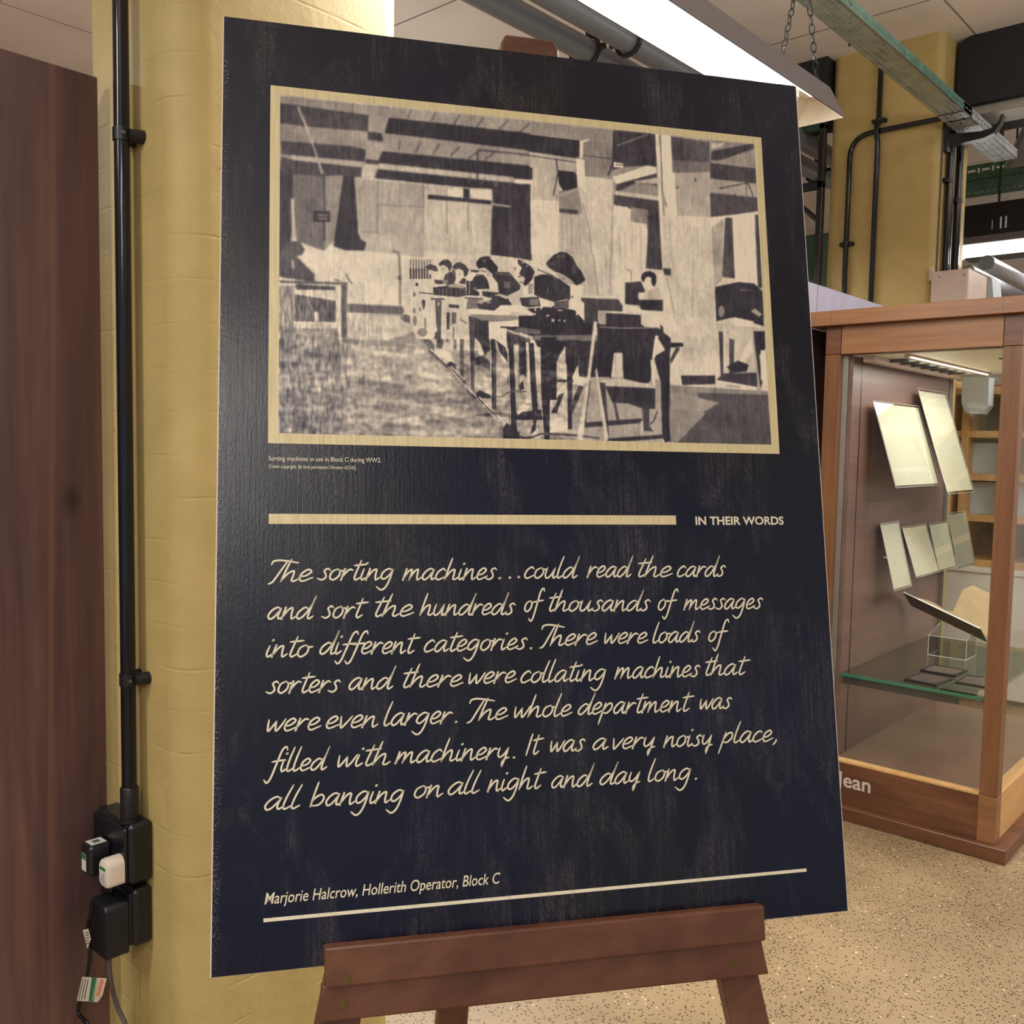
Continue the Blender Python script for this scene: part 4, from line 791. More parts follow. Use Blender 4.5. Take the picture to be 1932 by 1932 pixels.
# rear leg swings back from the head to the floor
a = ep(hs, ht-.10, NB-.027); b = sight(826, 1925); bz = EYE+b*((0.62-H)/b.z*1.0)
rearp = Vector((ep(hs,0,0).x, ep(hs,0,0).y, 0)) - Vector((en.x, en.y, 0)).normalized()*.30
rearp -= ew*.12
dr = (rearp-a); ez = dr.normalized(); ex = ew; ey = ez.cross(ex).normalized(); ex = ey.cross(ez)
mb = MB().frame_box(a-ex*.024-ey*.0, ex, ey, ez, .048, .022, dr.length-.012, 0, .003); link_mesh('rear_leg', mb, M['easelwood'], easel)

# ================================================================ left side: stained panel, conduit, sockets
solo('partition_panel', MB().box((-.5, 1.73, 0), (.812, 1.755, 2.092), 0, .002), M['panelwood'], 'tall dark stained pine partition panel beside the yellow pillar', 'panel', (.16, 1.74, 0))
CYc, CXc = 1.632, WX-.03
cd = thing('conduit', 'glossy black conduit running down the near pillar beside the stained panel', 'conduit', (CXc, CYc, .80))
link_mesh('pipe', MB().tube([(CXc, CYc, .80), (CXc, CYc, CZ)], .0132, 20), M['blackgloss'], cd, smooth=True)
link_mesh('coupling', MB().tube([(CXc, CYc, .745), (CXc, CYc, .748), (CXc, CYc, .812), (CXc, CYc, .815)], [.0155, .0165, .0165, .0145], 20), M['plug'], cd, smooth=True)
for (py_) in (252, 1279):
    z = onx(236, py_, CXc).z; mb = MB()
    mb.tube([(CXc, CYc, z-.011), (CXc, CYc, z+.011)], .0153, 20)
    mb.tube([(WX-.026, CYc-.016, z), (WX+.002, CYc-.016, z)], [.0085, .0125], 16); mb.tube([(WX-.026, CYc+.016, z), (WX+.002, CYc+.016, z)], [.0085, .0125], 16)
    sd = link_mesh('saddle', mb, M['plug'], cd, smooth=True)
    link_mesh('screw', MB().tube([(CXc-.004, CYc-.0175, z), (CXc-.008, CYc-.0185, z)], .003, 10), M['steel'], sd)
sb = thing('socket_box', 'black metal double socket box at the foot of the black conduit', 'socket', (WX, 1.66, .63))
link_mesh('back_box', MB().box((.792, 1.602, .640), (WX, 1.735, .752), 0, .006), M['plug'], sb)
link_mesh('front_plate', MB().box((.784, 1.607, .645), (.792, 1.730, .747), 0, .003), M['black'], sb)
link_mesh('conduit_entry', MB().tube([(CXc, CYc, .752), (CXc, CYc, .757)], .0195, 20), M['plug'], sb, smooth=True)
sb2 = thing('socket_box', 'lower black socket box behind the two black mains adapters', 'socket', (WX, 1.66, .50))
link_mesh('back_box', MB().box((.800, 1.606, .520), (WX, 1.73, .628), 0, .006), M['plug'], sb2)
link_mesh('front_plate', MB().box((.794, 1.610, .525), (.800, 1.725, .623), 0, .002), M['black'], sb2)
link_mesh('conduit_link', MB().tube([(CXc, CYc+.03, .625), (CXc, CYc+.03, .642)], .013, 16), M['plug'], sb2, smooth=True)
ad = thing('mains_adapter', 'black mains adapter with white and green stickers left of the white plug', 'adapter', (.765, 1.675, .655))
link_mesh('body', MB().box((.744, 1.655, .655), (.784, 1.694, .712), 0, .005), M['plug'], ad)
st = link_mesh('sticker', MB().box((.750, 1.662, .712), (.778, 1.688, .7124)), M['sticker'], ad); st['label'] = 'white sticker with a small grey code block'
link_mesh('print', MB().box((.758, 1.669, .7124), (.770, 1.681, .7127)), M['tagink'], st)
st = link_mesh('sticker', MB().box((.7436, 1.672, .662), (.7440, 1.689, .694)), M['sticker'], ad); st['label'] = 'white and green sticker on the front'
link_mesh('band', MB().box((.7433, 1.672, .683), (.7436, 1.689, .694)), M['green'], st)
wp = thing('mains_plug', 'white rounded mains plug with a green banded sticker', 'plug', (.768, 1.623, .646))
def plug_body(x0, x1, y0, y1, z0, z1, r, mb):
    prof = []
    for cx, cz, a0 in ((y1-r, z1-r, 0), (y0+r, z1-r, 90), (y0+r*.6, z0+r*.6, 180), (y1-r*.6, z0+r*.6, 270)):
        rr = r if a0 < 180 else r*.6
        for k in range(6): a = math.radians(a0+18*k); prof.append((cx+rr*math.cos(a), cz+rr*math.sin(a)))
    cy, cz = (y0+y1)/2, (z0+z1)/2; rings = []
    for x, s in ((x1, 1.0), (x0+.006, 1.0), (x0+.0015, .95), (x0, .86)): rings.append([(x, cy+(p[0]-cy)*s, cz+(p[1]-cz)*s) for p in prof])
    n = len(prof); vs_ = [v for q in rings for v in q]; fs = [(i*n+k, i*n+(k+1) % n, (i+1)*n+(k+1) % n, (i+1)*n+k) for i in range(3) for k in range(n)]
    fs += [tuple(range(n))[::-1], tuple(3*n+k for k in range(n))]; mb.add(vs_, [f[::-1] for f in fs]); return mb
link_mesh('body', plug_body(.752, .784, 1.606, 1.640, .646, .698, .015, MB()), M['whiteplug'], wp, smooth=True)
stq = link_mesh('sticker', MB().box((.7515, 1.613, .657), (.7519, 1.634, .684)), M['sticker'], wp)
link_mesh('band', MB().box((.7512, 1.613, .678), (.7515, 1.634, .684)), M['green'], stq)
for k in range(3): link_mesh('print_line', MB().box((.7512, 1.616, .660+.005*k), (.7515, 1.631-.003*k, .6615+.005*k)), M['tagink'], stq)
link_mesh('cord', MB().tube([(.768, 1.625, .648), (.767, 1.628, .634), (.772, 1.650, .624), (.782, 1.675, .624), (.79, 1.69, .618)], .0036, 10), M['blackcable'], wp, smooth=True)
aa = thing('mains_adapter', 'plain black mains adapter plugged into the lower socket box', 'adapter', (.775, 1.645, .515))
link_mesh('body', plug_body(.750, .793, 1.612, 1.680, .512, .612, .012, MB()), M['plug'], aa, smooth=True)
link_mesh('base', MB().box((.787, 1.611, .513), (.7938, 1.681, .600), 0, .002), M['black'], aa)
link_mesh('indicator', MB().box((.7495, 1.672, .566), (.7503, 1.676, .573)), M['sticker'], aa)
cb = thing('mains_cable', 'grey mains cable hanging from the lower sockets along the pillar', 'cable', (.78, 1.675, .3))
pts = [onx(208,1790,.775), onx(206,1825,.775), onx(212,1865,.778), onx(222,1900,.785), onx(238,1940,.79), (.80, 1.62, .28), (.805, 1.60, .12), (.80, 1.61, .004)]
def dense(p, n=8):
    p = [tuple(q) for q in p]; out = []; q = [p[0]]+p+[p[-1]]
    for i in range(1, len(q)-2):
        for k in range(n):
            u = k/n; out.append(tuple(.5*((2*q[i][c])+(q[i+1][c]-q[i-1][c])*u+(2*q[i-1][c]-5*q[i][c]+4*q[i+1][c]-q[i+2][c])*u*u+(3*q[i][c]-q[i-1][c]-3*q[i+1][c]+q[i+2][c])*u**3) for c in range(3)))
    return out+[p[-1]]
link_mesh('cable', MB().tube(dense(pts), .0042, 12), M['greycable'], cb, smooth=True)
cb2 = thing('mains_cable', 'black cable with paper test tags hanging in front of the stained panel', 'cable', (.745, 1.712, .3))
XC = .742
pts = [onx(176,1705,XC), onx(164,1760,XC), onx(170,1800,XC), onx(163,1850,XC), onx(148,1905,XC), onx(158,1925,XC), onx(166,1945,XC), (XC, 1.72, .2), (XC+.01, 1.70, .006)]
link_mesh('cable', MB().tube(dense(pts), .0036, 12), M['blackcable'], cb2, smooth=True)
def quad_tag(name, cs, X, mat, par, th=.0005, lab=None):
    mb = MB().prism([onx(*c, X) for c in cs], (th, 0, 0)); o = link_mesh(name, mb, mat, par)
    if lab: o['label'] = lab
    return o
tg = quad_tag('test_tag', [(145,1888),(184,1891),(193,1878),(201,1846),(155,1843)], XC-.006, M['tag'], cb2, lab='cream paper tag with green and orange bands')
quad_tag('green_band', [(167,1889),(176,1890),(182,1845),(173,1844)], XC-.0064, M['green'], tg, .0003)
quad_tag('orange_band', [(181,1879),(187,1880),(196,1849),(190,1848)], XC-.0064, M['orange'], tg, .0003)
for k in range(3): quad_tag('print_line', [(148+5*k,1886),(149.5+5*k,1886),(157+5*k,1847),(155.5+5*k,1847)], XC-.0064, M['tagink'], tg, .0003)
def word_on_x(name, body, a, b, rise, X, mat, par):
    vs_, fs = sans(body); mn = min(v[0] for v in vs_); mx = max(v[0] for v in vs_); A = onx(*a, X); B = onx(*b, X); d = B-A; U = rise; mb = MB()
    mb.add([A+d*((x-mn)/(mx-mn))+U*(y/.7) for x, y in vs_], fs); return link_mesh(name, mb, mat, par)
A_ = onx(180,1850,XC-.0066); B_ = onx(175,1850,XC-.0066)
word_on_x('tag_lettering', 'PASSED', (180,1851), (173.5,1887), (onx(182,1866,XC-.0066)-onx(176.5,1866,XC-.0066)), XC-.0067, M['tag'], tg)
tg2 = quad_tag('barcode_tag', [(165,1790),(171,1772),(166,1752),(156,1755)], XC-.006, M['tag'], cb2, lab='small white barcode tag')
for k in range(5): quad_tag('bar', [(160+.6*k,1760+5*k),(167+.3*k,1758+5*k),(167+.3*k,1760+5*k),(160+.6*k,1762+5*k)], XC-.0064, M['tagink'], tg2, .0003)

# ================================================================ glazed oak display cabinet
XF, XB, YR, YL = 3.615, 4.86, .876, 1.575
case = thing('display_cabinet', 'tall glazed oak display cabinet with lettered base beyond the board', 'cabinet', ((XF+XB)/2, (YR+YL)/2, 0))
ZB0, ZB1, ZT0, ZT1 = .053, .223, 1.815, 1.925
pw = .060
plb = link_mesh('plinth', MB().box((XF-.032, YR-.045, 0), (XB+.03, YL+.045, ZB0), 0, .003), M['oakdark'], case)
for (x0, x1) in ((XF, XF+pw), (XB-pw, XB)):
    for (y0, y1) in ((YR, YR+pw), (YL-pw, YL)):
        link_mesh('post', MB().box((x0, y0, ZB1), (x1, y1, ZT0), 0, .0015), M['oakv'], case)
        link_mesh('base_block', MB().box((x0-.001, y0-.001, ZB0), (x1, y1+.001, ZB1-.0015), 0, .0015), M['oak'], case)
        link_mesh('corner_block', MB().box((x0, y0, ZT0+.0015), (x1, y1, ZT1), 0, .0015), M['oakdark'], case)
bf = link_mesh('base_front', MB().box((XF+.003, YR+pw+.001, ZB0), (XF+.03, YL-pw-.001, ZB1-.006), 0, .001), M['oakdark'], case)
link_mesh('sill', MB().box((XF+.001, YR+pw+.001, ZB1-.006), (XF+.04, YL-pw-.001, ZB1+.004), 0, .001), M['oakpale'], case)
link_mesh('base_side', MB().box((XF+pw, YR+.002, ZB0), (XB-pw, YR+.03, ZB1-.004), 0, .001), M['oakpale'], case)
link_mesh('side_sill', MB().box((XF+pw, YR+.001, ZB1-.004), (XB-pw, YR+.05, ZB1+.002), 0, .001), M['oakpale'], case)
link_mesh('base_side', MB().box((XF+pw, YL-.03, ZB0), (XB-pw, YL-.002, ZB1), 0, .001), M['oak'], case)
link_mesh('base_back', MB().box((XB-.03, YR+pw, ZB0), (XB-.002, YL-pw, ZB1), 0, .001), M['oak'], case)
link_mesh('display_floor', MB().box((XF+.03, YR+.03, ZB1-.02), (XB-.03, YL-.03, ZB1-.0005)), M['floorcase'], case)
for (a, b) in (((XF+.002, YR+pw+.0015, ZT0+.0015), (XF+.04, YL-pw-.0015, ZT1)), ((XB-.04, YR+pw+.0015, ZT0), (XB-.002, YL-pw-.0015, ZT1)), ((XF+pw, YR+.002, ZT0), (XB-pw, YR+.04, ZT1)), ((XF+pw, YL-.04, ZT0), (XB-pw, YL-.002, ZT1))):
    link_mesh('top_rail', MB().box(a, b, 0, .0015), M['oak'] if a[0] != XF+.002 else M['oak'], case)
link_mesh('top_board', MB().box((XF-.03, YR-.012, ZT1), (XB+.03, YL+.06, 1.982), 0, .002), M['oak'], case)
for yj in (.935, 1.545): link_mesh('top_joint', MB().box((XF-.0304, yj-.0008, ZT1+.001), (XF-.0295, yj+.0008, 1.981)), M['oakdark'], case)
fg = link_mesh('front_pane', MB().box((XF+.028, YR+pw-.004, ZB1), (XF+.032, YL-pw+.004, ZT0)), M['glass'], case)
link_mesh('side_pane', MB().box((XF+pw-.004, YR+.012, ZB1), (XB-pw+.004, YR+.016, ZT0)), M['glass'], case)
link_mesh('back_pane', MB().box((XB-.03, YR+pw, ZB1), (XB-.026, YL-pw, ZT0)), M['glass'], case)
link_mesh('edge_strip', MB().box((XF+.034, YL-pw-.020, ZB1), (XF+.040, YL-pw, ZT0)), M['greyframe'], case)
link_mesh('edge_strip', MB().box((4.832, 1.462, ZB1), (4.842, 1.477, ZT0)), M['greyframe'], case)
WPY = 1.479
bpn = link_mesh('back_board', MB().box((XF+.044, WPY, ZB1), (4.84, WPY+.022, ZT0)), M['casepanel'], case)
sm = (ony(1622,690,WPY).x+ony(1600,1400,WPY).x)/2
link_mesh('seam', MB().box((sm-.004, WPY-.0006, ZB1), (sm+.004, WPY+.001, ZT0)), M['black'], bpn)
link_mesh('inner_ceiling', MB().box((XF+.04, YR+.04, ZT0-.004), (XB-.04, WPY, ZT0)), M['reflector'], case)
lu = link_mesh('light_track', MB().box((XF+.06, WPY-.075, ZT0-.028), (4.75, WPY-.030, ZT0-.004), 0, .002), M['beigebox'], case)
link_mesh('light_track', MB().box((XF+.06, WPY-.205, ZT0-.020), (4.75, WPY-.185, ZT0-.004), 0, .002), M['beigebox'], case)
for k in range(7): link_mesh('louvre', MB().box((XF+.22+.12*k, WPY-.185, ZT0-.020), (XF+.224+.12*k, WPY-.075, ZT0-.006)), M['darkgrey'], lu)
link_mesh('light_slot', MB().box((4.0, .95, ZT0-.008), (4.5, 1.05, ZT0-.0045)), M['darkgrey'], case)
SZ = .552
sh = link_mesh('glass_shelf', MB().box((XF+.045, YR+.075, SZ), (4.72, WPY-.002, SZ+.012)), M['shelfglass'], case)
e_ = link_mesh('green_edge', MB().box((XF+.0438, YR+.075, SZ-.0005), (XF+.0452, WPY-.002, SZ+.0125)), M['glassedge'], sh)
link_mesh('shelf_bearer', MB().box((XF+.06, YR+.16, SZ-.034), (XF+.064, WPY-.004, SZ-.001)), M['darkgrey'], case)
for y in (1.40, 1.05): link_mesh('stud', MB().tube([(XF+.056, y, SZ-.012), (XF+.061, y, SZ-.012)], .003, 10), M['steel'], case)
cl_ = bpy.data.lights.new('cabinet_glow', 'AREA'); cl_.shape = 'RECTANGLE'; cl_.size = 1.0; cl_.size_y = .30; cl_.energy = 10; cl_.color = (1, .94, .85)
clo = bpy.data.objects.new('cabinet_glow', cl_); COL.objects.link(clo); clo.parent = case; clo.location = Vector((4.2, 1.18, ZT0-.012))-Vector(case['_o'])
# lettering on the base
vs_, fs = sans('Jean', 0, .018); mn = min(v[0] for v in vs_); mx = max(v[0] for v in vs_)
A = onx(1577,1482,XF+.0022); B = onx(1642,1494,XF+.0022); kk = (A.y-B.y)/(mx-mn); zb = (A.z+B.z)/2; mb = MB()
mb.add([(XF+.0022, A.y-(x-mn)*kk, zb+y*.082) for x, y in vs_], fs); link_mesh('lettering', mb, M['lettering'], bf)
# cards leaning on the back board
def card(cs, label, name, cat, grp, ytop, th=.004, pocket=False):
    tl, tr, br, bl = cs
    T0, T1 = ony(*tl, ytop), ony(*tr, ytop); B0 = onx(*bl, T0.x); 
    ybot = B0.y; zb = B0.z
    T1 = Vector((T1.x, ytop, T0.z)); W = T1-T0; D = B0-T0; N = W.cross(D).normalized()
    if N.y > 0: N = -N
    o = thing(name, label, cat, tuple(B0), grp)
    mb = MB(); P = [T0, T1, T1+D, T0+D]
    if W.cross(D).dot(N) < 0: P = P[::-1]
    mb.prism([p for p in P], N*th if True else N)
    link_mesh('sheet', mb, M['paper'], o)
    pk = MB(); P2 = [p+N*(th+.0005) for p in P]; c = sum(P2, Vector())/4; P2 = [c+(p-c)*1.05 for p in P2]
    pk.prism(P2, N*.002); link_mesh('clear_cover', pk, M['acrylic'], o)
    # back strut that props it off the board
    mid = (T0+T1)/2+D*.55; wl = Vector((mid.x, WPY-.001, mid.z)); mb = MB().tube([mid, wl], .0035, 8); link_mesh('stand_off', mb, M['acryledge'], o)
    el_ = MB(); e0, e1 = P2[0], P2[1]
    for p, q in ((P2[0],P2[1]),(P2[1],P2[2]),(P2[2],P2[3]),(P2[3],P2[0])): el_.tube([p+N*.001, q+N*.001], .0010, 6)
    link_mesh('cover_edge', el_, M['acryledge'], o); return o
card(((1648,761),(1731,768),(1772,912),(1689,917)), 'large cream sheet in a clear pocket, left of the upper pair in the cabinet', 'document_sheet', 'sheet', 'large sheets on the cabinet wall', 1.455)
card(((1732,738),(1781,749),(1829,925),(1787,928)), 'tall narrow cream sheet right of the upper pair in the cabinet', 'document_sheet', 'sheet', 'large sheets on the cabinet wall', 1.455)
for cs, lab in ((((1661,991),(1693,987),(1716,1103),(1686,1112)), 'leftmost and longest of the four small cream cards in the cabinet'), (((1702,997),(1745,990),(1764,1078),(1728,1088)), 'second small cream card from the left in the cabinet'), (((1753,991),(1785,986),(1802,1066),(1771,1076)), 'third small cream card from the left in the cabinet'), (((1788,971),(1820,968),(1832,1066),(1806,1071)), 'rightmost small cream card, set highest of the four')):
    card(cs, lab, 'punched_card', 'card', 'small cards on the cabinet wall', 1.462, .003)
# acrylic riser with a tilted plate and an open book
S1 = SZ+.012
def onsh(x, y): return onz(x, y, S1)
fr0 = onsh(1757,1232); fr1 = onsh(1822,1246)
rs = thing('acrylic_riser', 'clear acrylic riser standing on the glass shelf under the open book', 'riser', (fr0.x+.06, (fr0.y+fr1.y)/2, S1))
x0 = min(fr0.x, fr1.x); y0, y1 = fr1.y, fr0.y; x1 = x0+.14; zf = S1+.085; zk = S1+.12
mb = MB(); link_mesh('front_panel', MB().box((x0, y0, S1), (x0+.003, y1, zf)), M['acrylic'], rs)
link_mesh('side_panel', MB().prism([(x0, y0, S1), (x1, y0, S1), (x1, y0, zk), (x0, y0, zf)], (0, .003, 0)), M['acrylic'], rs)
link_mesh('side_panel', MB().prism([(x0, y1-.003, S1), (x1, y1-.003, S1), (x1, y1-.003, zk), (x0, y1-.003, zf)], (0, .003, 0)), M['acrylic'], rs)
mb = MB()
for p, q in (((x0,y0,S1),(x0,y0,zf)),((x0,y1,S1),(x0,y1,zf)),((x0,y0,S1),(x0,y1,S1)),((x0,y0,zf),(x0,y1,zf)),((x1,y0,S1),(x1,y0,zk)),((x1,y1,S1),(x1,y1,zk)),((x0,y0,zf),(x1,y0,zk)),((x0,y1,zf),(x1,y1,zk)),((x0,y0,S1),(x1,y0,S1)),((x0,y1,S1),(x1,y1,S1))): mb.tube([p, q], .0014, 6)
link_mesh('polished_edge', mb, M['acryledge'], rs)
# plate: tilted across the cabinet, raised at its left end, seen from below
pc = Vector((x0+.03, (y0+y1)/2, zf+.01))
L_ = ony(1704,1118, ony(1704,1118,1.40).y); R_ = EYE+sight(1849,1187)*((x0)/sight(1849,1187).x); L_ = EYE+sight(1704,1118)*((x0-.0)/sight(1704,1118).x)
bk = thing('open_book', 'open tan paged book lying on a tilted dark plate in the cabinet', 'book', tuple(R_))
dv = Vector((.13, 0, -.085)); exv = (R_-L_).normalized(); eyv = dv.normalized(); ezv = exv.cross(eyv).normalized()
if ezv.z < 0: ezv = -ezv
LL = (R_-L_).length
link_mesh('plate', MB().frame_box(L_, exv, eyv, ezv, LL, .13, .004), M['darkgrey'], bk)
link_mesh('plate_edge', MB().frame_box(L_-eyv*.002+ezv*.0, exv, eyv, ezv, LL, .002, .005), M['white'], bk)
for k, (a, b, h) in enumerate(((.10, .52, .018), (.52, .96, .022))):
    mb = MB(); n = 10; P = []
    for i in range(n+1):
        u = i/n; P.append((a+(b-a)*u, .006+h*math.sin(math.pi*min(1, .15+.85*(u if k == 1 else 1-u)))))
    poly = [L_+exv*(LL*s)+ezv*z+eyv*.02 for s, z in P]; base_ = [L_+exv*(LL*s)+ezv*.0045+eyv*.02 for s, z in P][::-1]
    mb.prism(poly+base_, eyv*.10); link_mesh('page_block', mb, M['tan'], bk)
q = [EYE+sight(*c)*((x0+dx)/sight(*c).x) for c, dx in (((1786,1180), .12), ((1816,1113), .22), ((1832,1111), .23), ((1872,1132), .22), ((1880,1205), .12))]
fp_ = thing('folded_papers', 'folded tan papers standing behind the tilted open book', 'papers', tuple((q[0]+q[4])/2))
link_mesh('front_sheet', MB().prism(q, (.003, 0, .001)), M['tan'], fp_)
link_mesh('rear_sheet', MB().prism([q[1]+Vector((.004,0,0)), q[2]+Vector((.02,0,.012)), q[3]+Vector((.02,-.03,.006)), q[4]+Vector((.02,-.02,0))], (.003, 0, .001)), M['tan'], fp_)
# small dark printed blocks on the shelf
def block(cs, label):
    q = [onz(x, y, S1+.008) for x, y in cs]; c = sum(q, Vector())/4; c.z = S1
    # make it a true rectangle
    e1 = ((q[1]-q[0])+(q[2]-q[3]))/2; e2 = ((q[3]-q[0])+(q[2]-q[1]))/2; lx, ly = e1.length, e2.length; e1.normalize(); e2 = (e2-e1*e2.dot(e1)).normalized(); z = Vector((0,0,1))
    o = thing('printing_block', label, 'block', tuple(c), 'dark lined blocks on the glass shelf'); org = c-e1*lx/2-e2*ly/2
    link_mesh('body', MB().frame_box(org, e1, e2, z, lx, ly, .008, 0, .001), M['black'], o)
    for k in range(7): link_mesh('line', MB().frame_box(org+e1*(lx*(.14+.11*k))+e2*ly*.08+z*.008, e1, e2, z, .0013, ly*.84, .0006), M['beigebox'], o)
block(((1700,1281),(1743,1268),(1799,1278),(1772,1292)), 'nearest of the three dark lined blocks on the glass shelf')
block(((1733,1264),(1760,1253),(1827,1264),(1806,1274)), 'dark lined block behind the nearest one on the shelf')
block(((1802,1285),(1825,1272),(1880,1281),(1860,1297)), 'dark lined block half hidden by the cabinet post')

# ================================================================ hanging lamps
def lamp_parts(root, x0, x1, yc, zb, wbot, wtop, hgt, chain=True, axis='x'):
    def P(u, w, z): return (u, yc+w, z) if axis == 'x' else (yc+w, u, z)
    hb, htp = wbot/2, wtop/2; zt = zb+hgt; th = .003
    sec = [(-hb, zb), (-htp, zt), (htp, zt), (hb, zb)]; inn = [(hb-.004, zb), (htp-.003, zt-.006), (-htp+.003, zt-.006), (-hb+.004, zb)]
    ring = sec+inn; mb = MB(); n = len(ring)
    vs_ = [P(x0, w, z) for w, z in ring]+[P(x1, w, z) for w, z in ring]
    fl = [0, 0, 0, 1, 1, 1, 1, 0]
    for i in range(n): mb.add([vs_[i], vs_[(i+1) % n], vs_[n+(i+1) % n], vs_[n+i]], [(0, 1, 2, 3)], 1 if 4 <= i <= 6 else 0)
    link_mesh('reflector', mb, [M['lampgrey'], M['reflector']], root)
    for u in (x0, x1):
        mb = MB().add([P(u, w, z) for w, z in sec], [(0, 1, 2, 3)]); d = .002 if u == x0 else -.002
        mb.add([P(u+d, w, z) for w, z in sec], [(3, 2, 1, 0)], 1); link_mesh('end_plate', mb, [M['lampgrey'], M['reflector']], root)
    link_mesh('gear_tray', MB().box(P(x0+.05, -.03, zt-.035), P(x1-.05, .03, zt-.006)), M['reflector'], root)
    for w in (-.036, .036):
        tb = link_mesh('tube', MB().tube([P(x0+.14, w, zt-.055), P(x1-.14, w, zt-.055)], .013, 12), M['tube'], root, smooth=True)
        mb = MB()
        for u0, u1 in ((x0+.115, x0+.14), (x1-.14, x1-.115)): mb.tube([P(u0, w, zt-.055), P(u1, w, zt-.055)], .0135, 12)
        link_mesh('tube_cap', mb, M['white'], root)
        mb = MB()
        for u in (x0+.125, x1-.125): mb.box(P(u-.012, w-.010, zt-.052), P(u+.012, w+.006 if w > 0 else w+.010, zt-.044)) if False else mb.box(P(u-.012, min(w, w*.55), zt-.052), P(u+.012, max(w, w*.55), zt-.034))
        link_mesh('tube_holder', mb, M['white'], root)
def chain_mesh(a, b, ll=.032, r=.0018):
    a, b = Vector(a), Vector(b); d = b-a; n = max(2, int(d.length/(ll*.78))); ez = d.normalized(); s = Vector((0,1,0)) if abs(ez.y) < .8 else Vector((1,0,0)); ex = ez.cross(s).normalized(); ey = ez.cross(ex); mb = MB()
    for i in range(n):
        c = a+d*((i+.5)/n); u = ex if i % 2 else ey; pts = []
        for k in range(11):
            an = 2*math.pi*k/10; pts.append(c+u*(math.cos(an)*ll*.26)+ez*(math.sin(an)*ll*.52))
        mb.tube(pts, r, 5, False)
    return mb
def lamp_light(root, loc, sx_, sy_, watts):
    l = bpy.data.lights.new('tube_and_fill_glow', 'AREA'); l.shape = 'RECTANGLE'; l.size = sx_; l.size_y = sy_; l.energy = watts; l.color = LAMP_COL
    o = bpy.data.objects.new('tube_and_fill_glow', l); COL.objects.link(o); o.parent = root; o.location = Vector(loc)-Vector(root['_o']); return o
LZ, LY, LX1 = 2.50, 1.362, 3.006
lamp = thing('hanging_lamp', 'lit fluorescent lamp with grey trough reflector hanging above the board', 'lamp', (LX1-.9, LY, LZ))
lamp_parts(lamp, LX1-1.8, LX1, LY, LZ, .172, .064, .105)
lamp_light(lamp, (LX1-.9, LY, LZ+.004), 1.5, .12, LAMP_W)
lamp_light(lamp, (LX1-.9, LY, LZ+.108), 1.5, .05, LAMP_W*.34).rotation_euler = (math.pi, 0, 0)  # added upward fill that brightens the ceiling; the reflector top is closed
for xa in (LX1-.155, LX1-1.6):
    for dx in (-.13, .13): link_mesh('chain', chain_mesh((xa+dx, LY, LZ+.105), (xa, LY, LZ+.48)), M['steel'] if False else M['black'], lamp)
    link_mesh('chain', chain_mesh((xa, LY, LZ+.48), (xa, LY, CZ)), M['black'], lamp)
# lamp copies out of view, added to light board, ceiling and far pillar
for (x, y, dn, up, lab) in ((LX1-.9-3.2, LY, .8, .6, 'unseen hanging lamp added for light along the row above the board'), (-1.30, -.70, 1.0, .6, 'unseen hanging lamp behind the viewer, placed for the sheen on the board'),
        (-2.15, -1.75, 1.0, .6, 'unseen hanging lamp farther behind the viewer, added to widen the board sheen'), (3.4, -.80, 1.0, 2.2, 'unseen hanging lamp over the right aisle, added to light the ceiling'),
        (LX1-.9-2.6, LY+2.1, .8, .35, 'unseen hanging lamp added for light over the bay left of the stained panel'), (6.6, -.80, 1.6, 2.2, 'unseen hanging lamp over the aisle end, added to light the far ceiling'),
        (3.3, 3.9, 3.6, .10, 'unseen hanging lamp behind the near pillar, added to light the far pillar')):
    c = copy_tree(lamp, None, (x, y, LZ+.1))
    for ch in children(c):
        if ch.type == 'LIGHT':
            ch.data = ch.data.copy(); ch.data.energy = LAMP_W*(up if abs(ch.rotation_euler.x) > 1 else dn)
    c['label'] = lab; c['group'] = 'hanging lamps over the hall'
lamp['group'] = 'hanging lamps over the hall'
lb = thing('batten_lamp', 'lit fluorescent batten below the black speaker at the far right', 'lamp', (6.2, 1.3, 2.62))
link_mesh('housing', MB().box((6.16, .75, 2.69), (6.28, 1.875, 2.735), 0, .004), M['lampgrey'], lb)
link_mesh('tube', MB().tube([(6.19, .76, 2.655), (6.19, 1.86, 2.655)], .036, 14), M['tube'], lb, smooth=True)
link_mesh('end_cap', MB().box((6.15, 1.86, 2.615), (6.24, 1.885, 2.735), 0, .003), M['white'], lb)
lamp_light(lb, (6.2, 1.3, 2.60), .1, 1.0, 10)
for y in (.9, 1.4): link_mesh('rod', MB().tube([(6.22, y, 2.735), (6.22, y, CZ)], .005, 8), M['black'], lb)
